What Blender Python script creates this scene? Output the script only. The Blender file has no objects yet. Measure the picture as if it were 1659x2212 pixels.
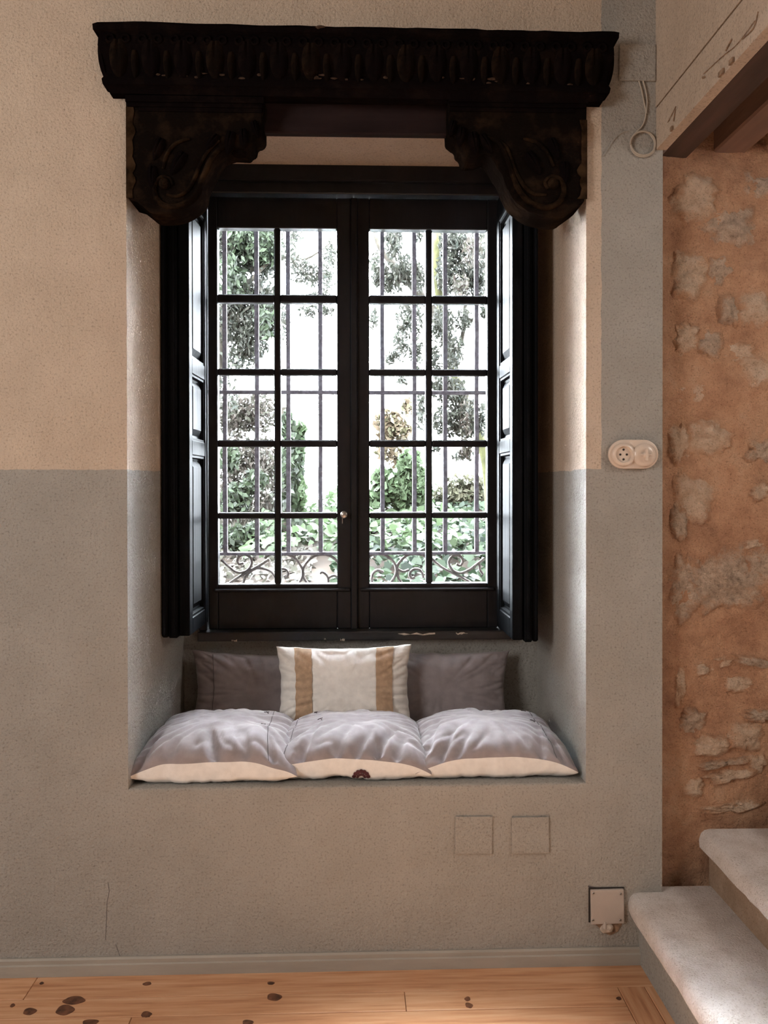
import bpy, bmesh, math, random
import numpy as np
from mathutils import Vector, Matrix, Euler, noise

random.seed(7)
R = math.radians
SC = bpy.context.scene
COL = SC.collection

# ------------------------------------------------------------------ camera
IMG_W, IMG_H, FPX = 1659, 2212, 1850.0
CAM_D, CAM_Z = 2.46, 1.39
cam_data = bpy.data.cameras.new('camera')
cam_data.sensor_fit = 'VERTICAL'
cam_data.sensor_height = 36.0
cam_data.lens = FPX / IMG_H * 36.0
cam_data.shift_y = -43.0 / IMG_H
cam_data.clip_start = 0.05
cam = bpy.data.objects.new('camera', cam_data)
COL.objects.link(cam)
cam.location = (0, -CAM_D, CAM_Z)
CAM_ROT = Matrix.Rotation(R(-1.95), 4, 'Z') @ Matrix.Rotation(R(90 - 0.4), 4, 'X') @ Matrix.Rotation(R(-0.07), 4, 'Z')
cam.matrix_world = Matrix.Translation(cam.location) @ CAM_ROT
SC.camera = cam

# ------------------------------------------------------------------ light
world = bpy.data.worlds.new('sky')
SC.world = world
world.use_nodes = True
wbg = world.node_tree.nodes['Background']
wbg.inputs[0].default_value = (0.87, 0.93, 1.0, 1)
wbg.inputs[1].default_value = 165.0

def area_light(name, loc, target, sx, sy, watts, col):
    d = bpy.data.lights.new(name, 'AREA')
    d.shape = 'RECTANGLE'; d.size = sx; d.size_y = sy; d.energy = watts; d.color = col
    o = bpy.data.objects.new(name, d); COL.objects.link(o)
    o.location = loc
    o.rotation_euler = (Vector(target) - Vector(loc)).to_track_quat('-Z', 'Y').to_euler()
    return o
area_light('room_window_light', (-2.95, -2.8, 2.25), (-0.2, 0.0, 1.3), 1.2, 1.5, 74.0, (1.0, 0.965, 0.925))
area_light('stairwell_light', (2.0, -1.0, 2.25), (1.3, 0.05, 0.9), 0.5, 0.5, 9.0, (1.0, 0.90, 0.80))

def spot_light(name, loc, cone, blend, watts, col, size):
    d = bpy.data.lights.new(name, 'SPOT')
    d.spot_size = R(cone); d.spot_blend = blend; d.energy = watts; d.color = col; d.shadow_soft_size = size
    o = bpy.data.objects.new(name, d); COL.objects.link(o); o.location = loc
    return o
spot_light('added_floor_spot', (0.15, -1.15, 3.2), 37, 0.75, 1500.0, (0.88, 0.96, 1.0), 0.06)  # added spot: brightens the floor, which bounces onto the lower wall

vs = SC.view_settings
vs.view_transform = 'Standard'
vs.look = 'None'
vs.exposure = 0.0
vs.gamma = 1.0
vs.use_curve_mapping = False

# ------------------------------------------------------------------ helpers
def at(px, py, y=0.0):
    """world point on the plane at depth y that the photograph shows at pixel (px, py)"""
    d = Vector(((px - IMG_W / 2) / FPX, -(py - IMG_H / 2) / FPX - 43.0 / FPX, -1.0))
    d = CAM_ROT.to_3x3() @ d
    t = (y + CAM_D) / d.y
    return Vector((d.x * t, y, CAM_Z + d.z * t))

def atx(px, py, y=0.0): return at(px, py, y).x
def atz(px, py, y=0.0): return at(px, py, y).z

class MB:
    def __init__(self): self.v = []; self.f = []; self.mi = []; self.m = 0
    def add(self, vs_, fs_):
        b = len(self.v); self.v.extend(tuple(p) for p in vs_)
        for f in fs_: self.f.append(tuple(i + b for i in f)); self.mi.append(self.m)
        return self
    def box(self, x0, x1, y0, y1, z0, z1, M=None):
        p = [Vector((x, y, z)) for x in (x0, x1) for y in (y0, y1) for z in (z0, z1)]
        if M: p = [M @ q for q in p]
        return self.add(p, [(0, 1, 3, 2), (4, 6, 7, 5), (0, 4, 5, 1), (2, 3, 7, 6), (0, 2, 6, 4), (1, 5, 7, 3)])
    def prism(self, poly, y0, y1, M=None):
        """poly: list of (x, z), extruded along y"""
        n = len(poly)
        p = [Vector((x, y0, z)) for x, z in poly] + [Vector((x, y1, z)) for x, z in poly]
        if M: p = [M @ q for q in p]
        fs = [tuple(range(n)), tuple(range(2 * n - 1, n - 1, -1))]
        for i in range(n):
            j = (i + 1) % n
            fs.append((i, i + n, j + n, j))
        return self.add(p, fs)
    def tube(self, pts, r, n=8, cap=True, flat=1.0):
        pts = [Vector(p) for p in pts]
        rr = r if isinstance(r, (list, tuple)) else [r] * len(pts)
        vs_, fs = [], []
        up = None
        for i, p in enumerate(pts):
            a = pts[max(i - 1, 0)]; b = pts[min(i + 1, len(pts) - 1)]
            t = (b - a).normalized()
            if up is None:
                up = t.orthogonal().normalized()
            up = (up - t * up.dot(t))
            up = up.normalized() if up.length > 1e-6 else t.orthogonal().normalized()
            s = t.cross(up)
            for k in range(n):
                an = 2 * math.pi * k / n
                vs_.append(p + (up * math.cos(an) * flat + s * math.sin(an)) * rr[i])
        for i in range(len(pts) - 1):
            for k in range(n):
                k2 = (k + 1) % n
                fs.append((i * n + k, i * n + k2, (i + 1) * n + k2, (i + 1) * n + k))
        if cap:
            fs.append(tuple(range(n - 1, -1, -1)))
            fs.append(tuple((len(pts) - 1) * n + k for k in range(n)))
        return self.add(vs_, fs)
    def lathe(self, prof, center, axis='y', n=24):
        """prof: (radius, offset along axis)"""
        c = Vector(center); vs_, fs = [], []
        for r, h in prof:
            for k in range(n):
                a = 2 * math.pi * k / n
                if axis == 'y': q = Vector((r * math.cos(a), h, r * math.sin(a)))
                elif axis == 'x': q = Vector((h, r * math.cos(a), r * math.sin(a)))
                else: q = Vector((r * math.cos(a), r * math.sin(a), h))
                vs_.append(c + q)
        m = len(prof)
        for i in range(m - 1):
            for k in range(n):
                k2 = (k + 1) % n
                fs.append((i * n + k, i * n + k2, (i + 1) * n + k2, (i + 1) * n + k))
        fs.append(tuple(range(n - 1, -1, -1)))
        fs.append(tuple((m - 1) * n + k for k in range(n)))
        return self.add(vs_, fs)
    def grid(self, fn, nu, nv, flip=False):
        vs_ = [fn(i / nu, j / nv) for i in range(nu + 1) for j in range(nv + 1)]
        fs = []
        for i in range(nu):
            for j in range(nv):
                a = i * (nv + 1) + j
                q = (a, a + nv + 1, a + nv + 2, a + 1)
                fs.append(q[::-1] if flip else q)
        return self.add(vs_, fs)
    def build(self, name, mats, parent=None, smooth=False, bevel=0.0, seg=1, normals=True, weld=False):
        me = bpy.data.meshes.new(name)
        me.from_pydata(self.v, [], self.f)
        mats = mats if isinstance(mats, (list, tuple)) else [mats]
        for m in mats: me.materials.append(m)
        if len(mats) > 1:
            me.polygons.foreach_set('material_index', self.mi)
        bm = bmesh.new(); bm.from_mesh(me)
        if weld: bmesh.ops.remove_doubles(bm, verts=bm.verts, dist=1e-5)
        if normals: bmesh.ops.recalc_face_normals(bm, faces=bm.faces)
        if bevel:
            es = [e for e in bm.edges if len(e.link_faces) == 2 and e.calc_face_angle(0) > R(25)]
            bmesh.ops.bevel(bm, geom=es, offset=bevel, segments=seg, affect='EDGES', profile=0.7, clamp_overlap=True)
        bm.to_mesh(me); bm.free()
        if smooth:
            me.polygons.foreach_set('use_smooth', [True] * len(me.polygons))
            try:
                me.set_sharp_from_angle(angle=R(45))
            except Exception:
                pass
        o = bpy.data.objects.new(name, me); COL.objects.link(o)
        if parent: attach(o, parent)
        return o

def smooth_curve(pts, sub=6):
    out = []
    P = [Vector(p) for p in pts]
    for i in range(len(P) - 1):
        p0 = P[max(i - 1, 0)]; p1 = P[i]; p2 = P[i + 1]; p3 = P[min(i + 2, len(P) - 1)]
        for k in range(sub):
            t_ = k / sub
            out.append(.5 * ((2 * p1) + (p2 - p0) * t_ + (2 * p0 - 5 * p1 + 4 * p2 - p3) * t_ ** 2 + (3 * p1 - p0 - 3 * p2 + p3) * t_ ** 3))
    out.append(P[-1]); return out

def attach(o, parent):
    """child meshes are written in room coordinates"""
    o.parent = parent
    root = parent
    while root.parent: root = root.parent
    if parent.parent is None:
        o.matrix_parent_inverse = Matrix.Translation(-Vector(root.location))
    # a part sits at its thing's matrix already, so a sub-part needs none

def tag(o, label=None, cat=None, group=None, kind=None):
    if label: o['label'] = label
    if cat: o['category'] = cat
    if group: o['group'] = group
    if kind: o['kind'] = kind
    return o

def thing(name, label, cat, loc, group=None, kind=None):
    o = bpy.data.objects.new(name, None); COL.objects.link(o)
    o.location = loc; o.empty_display_size = 0.05
    return tag(o, label, cat, group, kind)

def struct(name, mb, mat, **k):
    o = mb.build(name, mat, **k); o['kind'] = 'structure'; return o

# ------------------------------------------------------------------ materials
def new_mat(name):
    m = bpy.data.materials.new(name); m.use_nodes = True
    nt = m.node_tree
    b = nt.nodes['Principled BSDF']
    return m, nt, b

def N(nt, kind, **kw):
    n = nt.nodes.new(kind)
    for k, v in kw.items(): setattr(n, k, v)
    return n

def coords(nt, scale=(1, 1, 1)):
    tc = N(nt, 'ShaderNodeTexCoord')
    mp = N(nt, 'ShaderNodeMapping')
    mp.inputs['Scale'].default_value = scale
    nt.links.new(tc.outputs['Object'], mp.inputs[0])
    return mp.outputs[0]

def noise_tex(nt, vec, scale, detail=4, rough=0.55):
    n = N(nt, 'ShaderNodeTexNoise')
    n.inputs['Scale'].default_value = scale
    n.inputs['Detail'].default_value = detail
    n.inputs['Roughness'].default_value = rough
    nt.links.new(vec, n.inputs['Vector'])
    return n.outputs['Fac']

def ramp(nt, fac, stops):
    r = N(nt, 'ShaderNodeValToRGB')
    e = r.color_ramp.elements
    while len(e) < len(stops): e.new(0.5)
    for i, (p, c) in enumerate(stops):
        e[i].position = p; e[i].color = (*c, 1) if len(c) == 3 else c
    nt.links.new(fac, r.inputs[0])
    return r.outputs[0]

def mix(nt, fac, a, b, mode='MIX'):
    m = N(nt, 'ShaderNodeMix', data_type='RGBA', blend_type=mode)
    if isinstance(fac, float): m.inputs[0].default_value = fac
    else: nt.links.new(fac, m.inputs[0])
    for s, v in ((6, a), (7, b)):
        if isinstance(v, tuple): m.inputs[s].default_value = (*v, 1)
        else: nt.links.new(v, m.inputs[s])
    return m.outputs[2]

def mth(nt, op, a, b=None):
    m = N(nt, 'ShaderNodeMath', operation=op)
    for i, v in enumerate((a, b)):
        if v is None: continue
        if isinstance(v, (int, float)): m.inputs[i].default_value = v
        else: nt.links.new(v, m.inputs[i])
    return m.outputs[0]

def bump(nt, b, h, strength=0.3, dist=0.01, prev=None):
    n = N(nt, 'ShaderNodeBump')
    n.inputs['Strength'].default_value = strength
    n.inputs['Distance'].default_value = dist
    nt.links.new(h, n.inputs['Height'])
    if prev is not None: nt.links.new(prev, n.inputs['Normal'])
    nt.links.new(n.outputs[0], b.inputs['Normal'])
    return n.outputs[0]

def simple(name, col, rough=0.6, var=0.15, scale=20, bmp=0.0, bscale=120, stretch=(1, 1, 1), metallic=0.0, sheen=0.0, bdist=0.003, col2=None, spec=0.5):
    m, nt, b = new_mat(name)
    b.inputs['Specular IOR Level'].default_value = spec
    v = coords(nt, stretch)
    n = noise_tex(nt, v, scale)
    c2 = col2 or tuple(max(0, x * (1 - var)) for x in col)
    c1 = col if col2 else tuple(min(1, x * (1 + var)) for x in col)
    c = ramp(nt, n, [(0.35, c2), (0.65, c1)])
    nt.links.new(c, b.inputs['Base Color'])
    b.inputs['Roughness'].default_value = rough
    b.inputs['Metallic'].default_value = metallic
    if sheen:
        b.inputs['Sheen Weight'].default_value = sheen
        b.inputs['Sheen Roughness'].default_value = 0.4
    if bmp:
        bump(nt, b, noise_tex(nt, v, bscale, 5), bmp, bdist)
    return m

M = {}
BEIGE, GREY = (0.60, 0.492, 0.390), (0.372, 0.358, 0.328)
# paint line: beige above, grey dado below and on the pillar beside the stairs
PAINT_Z = (atz(140, 1010) + atz(1285, 1018)) / 2
PAINT_X = atx(1299, 600)

def plaster(name, split=True, only=GREY):
    m, nt, b = new_mat(name)
    v = coords(nt)
    if split:
        sp = N(nt, 'ShaderNodeSeparateXYZ'); nt.links.new(v, sp.inputs[0])
        wob = mth(nt, 'MULTIPLY', mth(nt, 'SUBTRACT', noise_tex(nt, v, 14, 2), 0.5), 0.012)
        fz = mth(nt, 'GREATER_THAN', mth(nt, 'ADD', sp.outputs[2], wob), PAINT_Z)
        fx = mth(nt, 'LESS_THAN', mth(nt, 'ADD', sp.outputs[0], wob), PAINT_X)
        f = mth(nt, 'MULTIPLY', fz, fx)
        base = mix(nt, f, GREY, BEIGE)
    else:
        base = mix(nt, 0.0, only, only)
    mott = ramp(nt, noise_tex(nt, v, 5, 6, 0.6), [(0.3, (0.86, 0.85, 0.84)), (0.7, (1.0, 1.0, 1.0))])
    fleck = ramp(nt, noise_tex(nt, v, 170, 3, 0.6), [(0.30, (0.62, 0.60, 0.58)), (0.46, (1, 1, 1)), (0.60, (1, 1, 1)), (0.75, (1.18, 1.16, 1.14))])
    c = mix(nt, 1.0, mix(nt, 1.0, base, mott, 'MULTIPLY'), fleck, 'MULTIPLY')
    nt.links.new(c, b.inputs['Base Color'])
    b.inputs['Roughness'].default_value = 0.9
    h1 = noise_tex(nt, v, 130, 4, 0.65)
    h2 = noise_tex(nt, v, 16, 5, 0.6)
    p = bump(nt, b, h2, 0.35, 0.02)
    bump(nt, b, h1, 0.9, 0.005, p)
    return m
M['plaster'] = plaster('painted_plaster')
M['plaster_grey'] = plaster('grey_plaster', False, GREY)
M['plaster_beige'] = plaster('beige_plaster', False, (0.52, 0.42, 0.33))
M['white_ceiling'] = plaster('ceiling_plaster', False, (0.7, 0.66, 0.6))
M['black_paint'] = simple('black_paint', (0.007, 0.007, 0.009), 0.45, 0.3, 8, 0.25, 60, (1, 1, 0.12), spec=0.3)
M['black_shutter'] = simple('black_shutter_paint', (0.0050, 0.0058, 0.0072), 0.55, 0.3, 9, 0.35, 50, (1, 1, 0.1), spec=0.03)
def carved(name, dark, brown, lo, hi):
    m, nt, b = new_mat(name)
    v = coords(nt)
    c = ramp(nt, noise_tex(nt, v, 16, 6, 0.65), [(lo, dark), (hi, brown)])
    nt.links.new(c, b.inputs['Base Color'])
    b.inputs['Roughness'].default_value = 0.85
    b.inputs['Specular IOR Level'].default_value = 0.0
    v2 = coords(nt, (0.25, 1, 1))
    p = bump(nt, b, noise_tex(nt, v2, 60, 5), 0.5, 0.006)
    bump(nt, b, noise_tex(nt, v, 25, 4), 0.5, 0.01, p)
    return m
M['carved'] = carved('carved_oak', (0.0042, 0.0028, 0.0028), (0.013, 0.008, 0.006), 0.5, 0.8)
M['carved_worn'] = carved('carved_oak_worn', (0.0060, 0.0040, 0.003), (0.044, 0.025, 0.013), 0.45, 0.78)
M['rubbed'] = simple('rubbed_wood', (0.055, 0.035, 0.025), 0.9, 0.4, 60, spec=0.0)
M['carved_body'] = carved('carved_oak_body', (0.0055, 0.0038, 0.003), (0.026, 0.015, 0.009), 0.5, 0.8)
M['lintel_wood'] = simple('lintel_oak', (0.020, 0.013, 0.013), 0.7, 0.3, 14, 0.4, 60, (0.15, 1, 1), spec=0.02)
M['worn_edge'] = simple('worn_edge', (0.026, 0.015, 0.008), 0.9, 0.6, 30, 0.4, 60, spec=0.0)
M['velvet'] = simple('mauve_velvet', (0.30, 0.262, 0.268), 0.85, 0.10, 30, 0.3, 300, sheen=0.5, bdist=0.001)
M['cream'] = simple('cream_cotton', (0.80, 0.80, 0.79), 0.85, 0.05, 40, 0.3, 350, bdist=0.001)
M['linen'] = simple('white_linen', (0.86, 0.83, 0.79), 0.85, 0.06, 40, 0.4, 300, bdist=0.001)
M['tan'] = simple('tan_band', (0.46, 0.315, 0.205), 0.85, 0.15, 50, 0.4, 250, bdist=0.001)
M['maroon'] = simple('maroon_thread', (0.055, 0.008, 0.012), 0.8, 0.3, 80)
M['thread'] = simple('grey_thread', (0.10, 0.085, 0.09), 0.8, 0.2, 80)
M['porcelain'] = simple('porcelain', (0.68, 0.57, 0.48), 0.22, 0.04, 10)
M['dark_hole'] = simple('dark_hole', (0.02, 0.015, 0.012), 0.8, 0.2, 40)
M['plastic_grey'] = simple('grey_plastic', (0.44, 0.385, 0.345), 0.55, 0.04, 10, 0.15, 200)
M['cable'] = simple('painted_cable', (0.40, 0.35, 0.29), 0.6, 0.08, 40)
M['steel'] = simple('dull_steel', (0.45, 0.43, 0.40), 0.35, 0.1, 40, metallic=0.9)
M['iron'] = simple('wrought_iron', (0.15, 0.135, 0.15), 0.7, 0.35, 60, 0.4, 120, spec=0.15)
M['iron_scroll'] = simple('rusty_iron', (0.13, 0.11, 0.10), 0.7, 0.35, 60, 0.4, 120, spec=0.15)
M['baseboard'] = simple('grey_baseboard', (0.36, 0.33, 0.285), 0.6, 0.08, 20, 0.3, 80, (0.2, 1, 1))
M['knot'] = simple('pine_knot', (0.13, 0.052, 0.026), 0.5, 0.6, 45)

def pine():
    m, nt, b = new_mat('pine_boards')
    v = coords(nt)
    oi = N(nt, 'ShaderNodeObjectInfo')
    vv = N(nt, 'ShaderNodeVectorMath', operation='ADD')
    cb = N(nt, 'ShaderNodeCombineXYZ')
    nt.links.new(mth(nt, 'MULTIPLY', oi.outputs['Random'], 7.0), cb.inputs[0])
    nt.links.new(mth(nt, 'MULTIPLY', oi.outputs['Random'], 3.0), cb.inputs[1])
    nt.links.new(v, vv.inputs[0]); nt.links.new(cb.outputs[0], vv.inputs[1])
    mp = N(nt, 'ShaderNodeMapping'); mp.inputs['Scale'].default_value = (0.06, 1.0, 1.0)
    nt.links.new(vv.outputs[0], mp.inputs[0])
    g = noise_tex(nt, mp.outputs[0], 55, 5, 0.6)
    c = ramp(nt, g, [(0.28, (0.42, 0.19, 0.09)), (0.46, (0.62, 0.33, 0.175)), (0.62, (0.70, 0.42, 0.245)), (0.8, (0.78, 0.51, 0.33))])
    t = ramp(nt, oi.outputs['Random'], [(0.0, (0.86, 0.80, 0.77)), (1.0, (1.08, 1.08, 1.08))])
    nt.links.new(mix(nt, 1.0, c, t, 'MULTIPLY'), b.inputs['Base Color'])
    b.inputs['Roughness'].default_value = 0.42
    bump(nt, b, g, 0.15, 0.002)
    return m
M['pine'] = pine()
def pine_y():
    m = M['pine'].copy(); m.name = 'pine_boards_cross'
    for n in m.node_tree.nodes:
        if n.type == 'MAPPING' and abs(n.inputs['Scale'].default_value[0] - 0.06) < 1e-4:
            n.inputs['Scale'].default_value = (1.0, 0.06, 1.0)
    return m
M['pine_y'] = pine_y()

MORTAR = [(0.25, (0.33, 0.16, 0.09)), (0.42, (0.56, 0.30, 0.175)), (0.55, (0.68, 0.39, 0.235)), (0.66, (0.70, 0.44, 0.28)), (0.80, (0.72, 0.55, 0.41))]
def stone_mat(name, stops, sc=22, bs=0.8, mid=45, smear=False):
    m, nt, b = new_mat(name)
    v = coords(nt)
    c = ramp(nt, noise_tex(nt, v, sc, 8, 0.7), stops)
    sp = ramp(nt, noise_tex(nt, v, 230, 3, 0.6), [(0.3, (0.6, 0.55, 0.5)), (0.45, (1, 1, 1)), (0.66, (1, 1, 1)), (0.72, (1.35, 1.3, 1.25))])
    if smear:                                  # lime mortar smeared over the rim of each stone
        at_ = N(nt, 'ShaderNodeAttribute', attribute_name='rim')
        k_ = mth(nt, 'ADD', at_.outputs['Fac'], mth(nt, 'MULTIPLY', mth(nt, 'SUBTRACT', noise_tex(nt, v, 28, 6, 0.65), 0.5), 1.5))
        f_ = ramp(nt, k_, [(0.50, (0, 0, 0)), (0.86, (1, 1, 1))])
        mo = ramp(nt, noise_tex(nt, v, 7, 8, 0.7), MORTAR)
        c = mix(nt, f_, c, mo)
    nt.links.new(mix(nt, 1.0, c, sp, 'MULTIPLY'), b.inputs['Base Color'])
    b.inputs['Roughness'].default_value = 0.92
    p = bump(nt, b, noise_tex(nt, v, mid, 8, 0.68), bs, 0.02)
    bump(nt, b, noise_tex(nt, v, 180, 4, 0.6), 0.5, 0.004, p)
    return m
M['mortar'] = stone_mat('orange_mortar', MORTAR, 7, 0.9)
M['rubble'] = stone_mat('rubble_stone', [(0.28, (0.48, 0.29, 0.18)), (0.42, (0.70, 0.49, 0.34)), (0.58, (0.80, 0.60, 0.44)), (0.75, (0.86, 0.72, 0.58))], 22, 0.9, 45, True)
M['rubble_grey'] = stone_mat('rubble_stone_grey', [(0.30, (0.30, 0.20, 0.14)), (0.42, (0.56, 0.40, 0.29)), (0.55, (0.72, 0.53, 0.39)), (0.72, (0.82, 0.67, 0.53))], 42, 1.0, 45, True)
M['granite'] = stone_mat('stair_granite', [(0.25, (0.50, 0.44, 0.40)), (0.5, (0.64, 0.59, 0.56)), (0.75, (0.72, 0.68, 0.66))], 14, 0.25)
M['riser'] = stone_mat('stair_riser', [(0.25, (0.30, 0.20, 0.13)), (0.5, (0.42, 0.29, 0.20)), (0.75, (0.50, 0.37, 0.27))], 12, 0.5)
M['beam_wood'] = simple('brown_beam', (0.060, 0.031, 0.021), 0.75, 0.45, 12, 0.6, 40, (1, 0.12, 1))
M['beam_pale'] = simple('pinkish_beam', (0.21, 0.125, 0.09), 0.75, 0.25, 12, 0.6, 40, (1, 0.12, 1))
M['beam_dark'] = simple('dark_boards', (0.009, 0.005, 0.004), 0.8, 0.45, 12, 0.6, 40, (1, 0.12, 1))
M['chip'] = simple('chipped_paint', (0.26, 0.17, 0.11), 0.85, 0.4, 60)
M['filler'] = simple('rough_filler', (0.50, 0.42, 0.35), 0.9, 0.25, 60, 0.8, 90)

def glass_mat():
    m = bpy.data.materials.new('window_glass'); m.use_nodes = True
    nt = m.node_tree
    for n in list(nt.nodes): nt.nodes.remove(n)
    out = N(nt, 'ShaderNodeOutputMaterial')
    tr = N(nt, 'ShaderNodeBsdfTransparent'); tr.inputs[0].default_value = (0.95, 0.96, 0.96, 1)
    gl = N(nt, 'ShaderNodeBsdfGlossy'); gl.inputs['Roughness'].default_value = 0.02
    fr = N(nt, 'ShaderNodeFresnel'); fr.inputs[0].default_value = 1.45
    ms = N(nt, 'ShaderNodeMixShader')
    nt.links.new(mth(nt, 'MULTIPLY', fr.outputs[0], 0.8), ms.inputs[0])
    nt.links.new(tr.outputs[0], ms.inputs[1]); nt.links.new(gl.outputs[0], ms.inputs[2])
    nt.links.new(ms.outputs[0], out.inputs[0])
    return m
M['glass'] = glass_mat()

def leaf_mat(name, cols, trans=0.35):
    m, nt, b = new_mat(name)
    g = N(nt, 'ShaderNodeNewGeometry')
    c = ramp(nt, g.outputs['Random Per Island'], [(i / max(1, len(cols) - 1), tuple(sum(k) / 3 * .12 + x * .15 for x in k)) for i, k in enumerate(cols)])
    b.inputs['Specular IOR Level'].default_value = 0.05
    nt.links.new(c, b.inputs['Base Color'])
    b.inputs['Roughness'].default_value = 0.55
    tl = N(nt, 'ShaderNodeBsdfTranslucent'); nt.links.new(c, tl.inputs[0])
    ms = N(nt, 'ShaderNodeMixShader'); ms.inputs[0].default_value = trans
    out = nt.nodes['Material Output']
    nt.links.new(b.outputs[0], ms.inputs[1]); nt.links.new(tl.outputs[0], ms.inputs[2])
    nt.links.new(ms.outputs[0], out.inputs[0])
    return m
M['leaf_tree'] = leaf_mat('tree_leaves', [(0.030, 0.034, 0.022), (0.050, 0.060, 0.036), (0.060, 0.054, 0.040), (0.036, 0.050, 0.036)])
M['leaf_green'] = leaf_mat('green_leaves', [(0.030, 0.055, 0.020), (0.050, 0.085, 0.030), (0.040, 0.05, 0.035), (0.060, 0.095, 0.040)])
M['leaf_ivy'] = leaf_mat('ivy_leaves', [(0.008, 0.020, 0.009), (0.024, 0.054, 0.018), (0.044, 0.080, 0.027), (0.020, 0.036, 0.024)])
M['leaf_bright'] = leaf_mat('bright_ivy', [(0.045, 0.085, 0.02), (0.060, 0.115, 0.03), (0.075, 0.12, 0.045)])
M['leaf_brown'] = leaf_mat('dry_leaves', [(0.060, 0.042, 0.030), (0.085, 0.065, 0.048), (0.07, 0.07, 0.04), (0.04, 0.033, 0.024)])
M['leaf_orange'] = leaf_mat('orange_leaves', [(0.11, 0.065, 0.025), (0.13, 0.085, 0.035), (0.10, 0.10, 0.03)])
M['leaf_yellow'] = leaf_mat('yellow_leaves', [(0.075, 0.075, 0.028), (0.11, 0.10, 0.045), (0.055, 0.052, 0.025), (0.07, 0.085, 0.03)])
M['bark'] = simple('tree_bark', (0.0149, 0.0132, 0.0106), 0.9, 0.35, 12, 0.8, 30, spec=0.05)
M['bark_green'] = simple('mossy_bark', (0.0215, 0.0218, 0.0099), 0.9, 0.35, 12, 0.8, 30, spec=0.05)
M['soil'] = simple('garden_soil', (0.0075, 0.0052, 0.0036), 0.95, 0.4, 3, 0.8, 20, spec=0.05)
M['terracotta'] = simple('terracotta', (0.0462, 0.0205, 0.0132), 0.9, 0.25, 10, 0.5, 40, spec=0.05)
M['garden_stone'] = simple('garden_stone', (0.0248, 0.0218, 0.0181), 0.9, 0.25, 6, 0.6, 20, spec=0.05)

# ------------------------------------------------------------------ the room
ND = 0.62                                   # depth of the window niche
nx0 = atx(275, 1100); nx1 = atx(1266, 1100)
nzb = (atz(273, 1707) + atz(1262, 1688)) / 2
nzl = atz(770, 289, .045)                   # underside of the lintel beam
nzt = atz(770, 200)
bx0 = atx(398, 1450, ND); bx1 = atx(1160, 1450, ND)
bzt = atz(770, 368, ND)
fx0 = atx(442, 900, ND); fx1 = atx(1088, 900, ND)        # window opening
fz0 = atz(765, 1380, ND); fz1 = atz(765, 373, ND)
XL, XR = -3.3, atx(1431, 1100)
YB, ZC = -5.2, 3.25
XS = 2.75                                    # far end of the stair
w = MB()
def q(a, b, c, d): w.add([a, b, c, d], [(0, 1, 2, 3)])
q((XL, 0, 0), (nx0, 0, 0), (nx0, 0, ZC), (XL, 0, ZC))
q((nx1, 0, 0), (XR, 0, 0), (XR, 0, ZC), (nx1, 0, ZC))
q((nx0, 0, 0), (nx1, 0, 0), (nx1, 0, nzb), (nx0, 0, nzb))
q((nx0, 0, nzt), (nx1, 0, nzt), (nx1, 0, ZC), (nx0, 0, ZC))
q((nx0, 0, nzb), (bx0, ND, nzb), (bx0, ND, bzt), (nx0, 0, nzt))
q((nx1, 0, nzb), (nx1, 0, nzt), (bx1, ND, bzt), (bx1, ND, nzb))
q((nx0, 0, nzb), (nx1, 0, nzb), (bx1, ND, nzb), (bx0, ND, nzb))
q((nx0, 0, nzt), (bx0, ND, bzt), (bx1, ND, bzt), (nx1, 0, nzt))
def ring(y, X0, X1, Z0, Z1, x0, x1, z0, z1):
    q((X0, y, Z0), (x0, y, z0), (x0, y, z1), (X0, y, Z1))
    q((X1, y, Z0), (X1, y, Z1), (x1, y, z1), (x1, y, z0))
    q((X0, y, Z0), (X1, y, Z0), (x1, y, z0), (x0, y, z0))
    q((X0, y, Z1), (x0, y, z1), (x1, y, z1), (X1, y, Z1))
fz1 = min(fz1, bzt - 0.004)
ring(ND, bx0, bx1, nzb, bzt, fx0, fx1, fz0, fz1)
YO = 0.80
q((fx0, ND, fz0), (fx1, ND, fz0), (fx1, YO, fz0 - .05), (fx0, YO, fz0 - .05))
q((fx0, ND, fz1), (fx0, YO, fz1), (fx1, YO, fz1), (fx1, ND, fz1))
q((fx0, ND, fz0), (fx0, YO, fz0 - .05), (fx0, YO, fz1), (fx0, ND, fz1))
q((fx1, ND, fz0), (fx1, ND, fz1), (fx1, YO, fz1), (fx1, YO, fz0 - .05))
ring(YO, -5, 4, -0.3, 5, fx0, fx1, fz0 - .05, fz1)
wall_back = struct('wall_back', w, M['plaster'], weld=True, normals=False)
bm = bmesh.new(); bm.from_mesh(wall_back.data)
es = []
for e in bm.edges:
    a, b = e.verts[0].co, e.verts[1].co
    if abs(a.y) < 1e-4 and abs(b.y) < 1e-4 and all(nx0 - 1e-4 < p.x < nx1 + 1e-4 and nzb - 1e-4 < p.z < nzt + 1e-4 for p in (a, b)):
        es.append(e)
bmesh.ops.bevel(bm, geom=es, offset=0.007, segments=3, affect='EDGES', profile=0.5)
bmesh.ops.recalc_face_normals(bm, faces=bm.faces)
bm.to_mesh(wall_back.data); bm.free()
# thickness of the wall end at the stair opening
w = MB(); w.box(XR - 0.03, XR, 0.0005, 0.20, 0, 2.36)
w.build('wall_edge', M['plaster_grey'], wall_back)

def crack(pts, r=0.0012):
    mb = MB(); mb.tube([at(x, y, 0.0003) for x, y in pts], r, 5, flat=0.6)
    mb.build('crack', M['thread'], wall_back)
crack([(233, 1905), (236, 1925), (231, 1950), (230, 1985), (228, 2030)])
crack([(250, 2040), (259, 2065), (257, 2086)])
crack([(1270, 1914), (1295, 1920), (1345, 1924)], 0.003)

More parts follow.
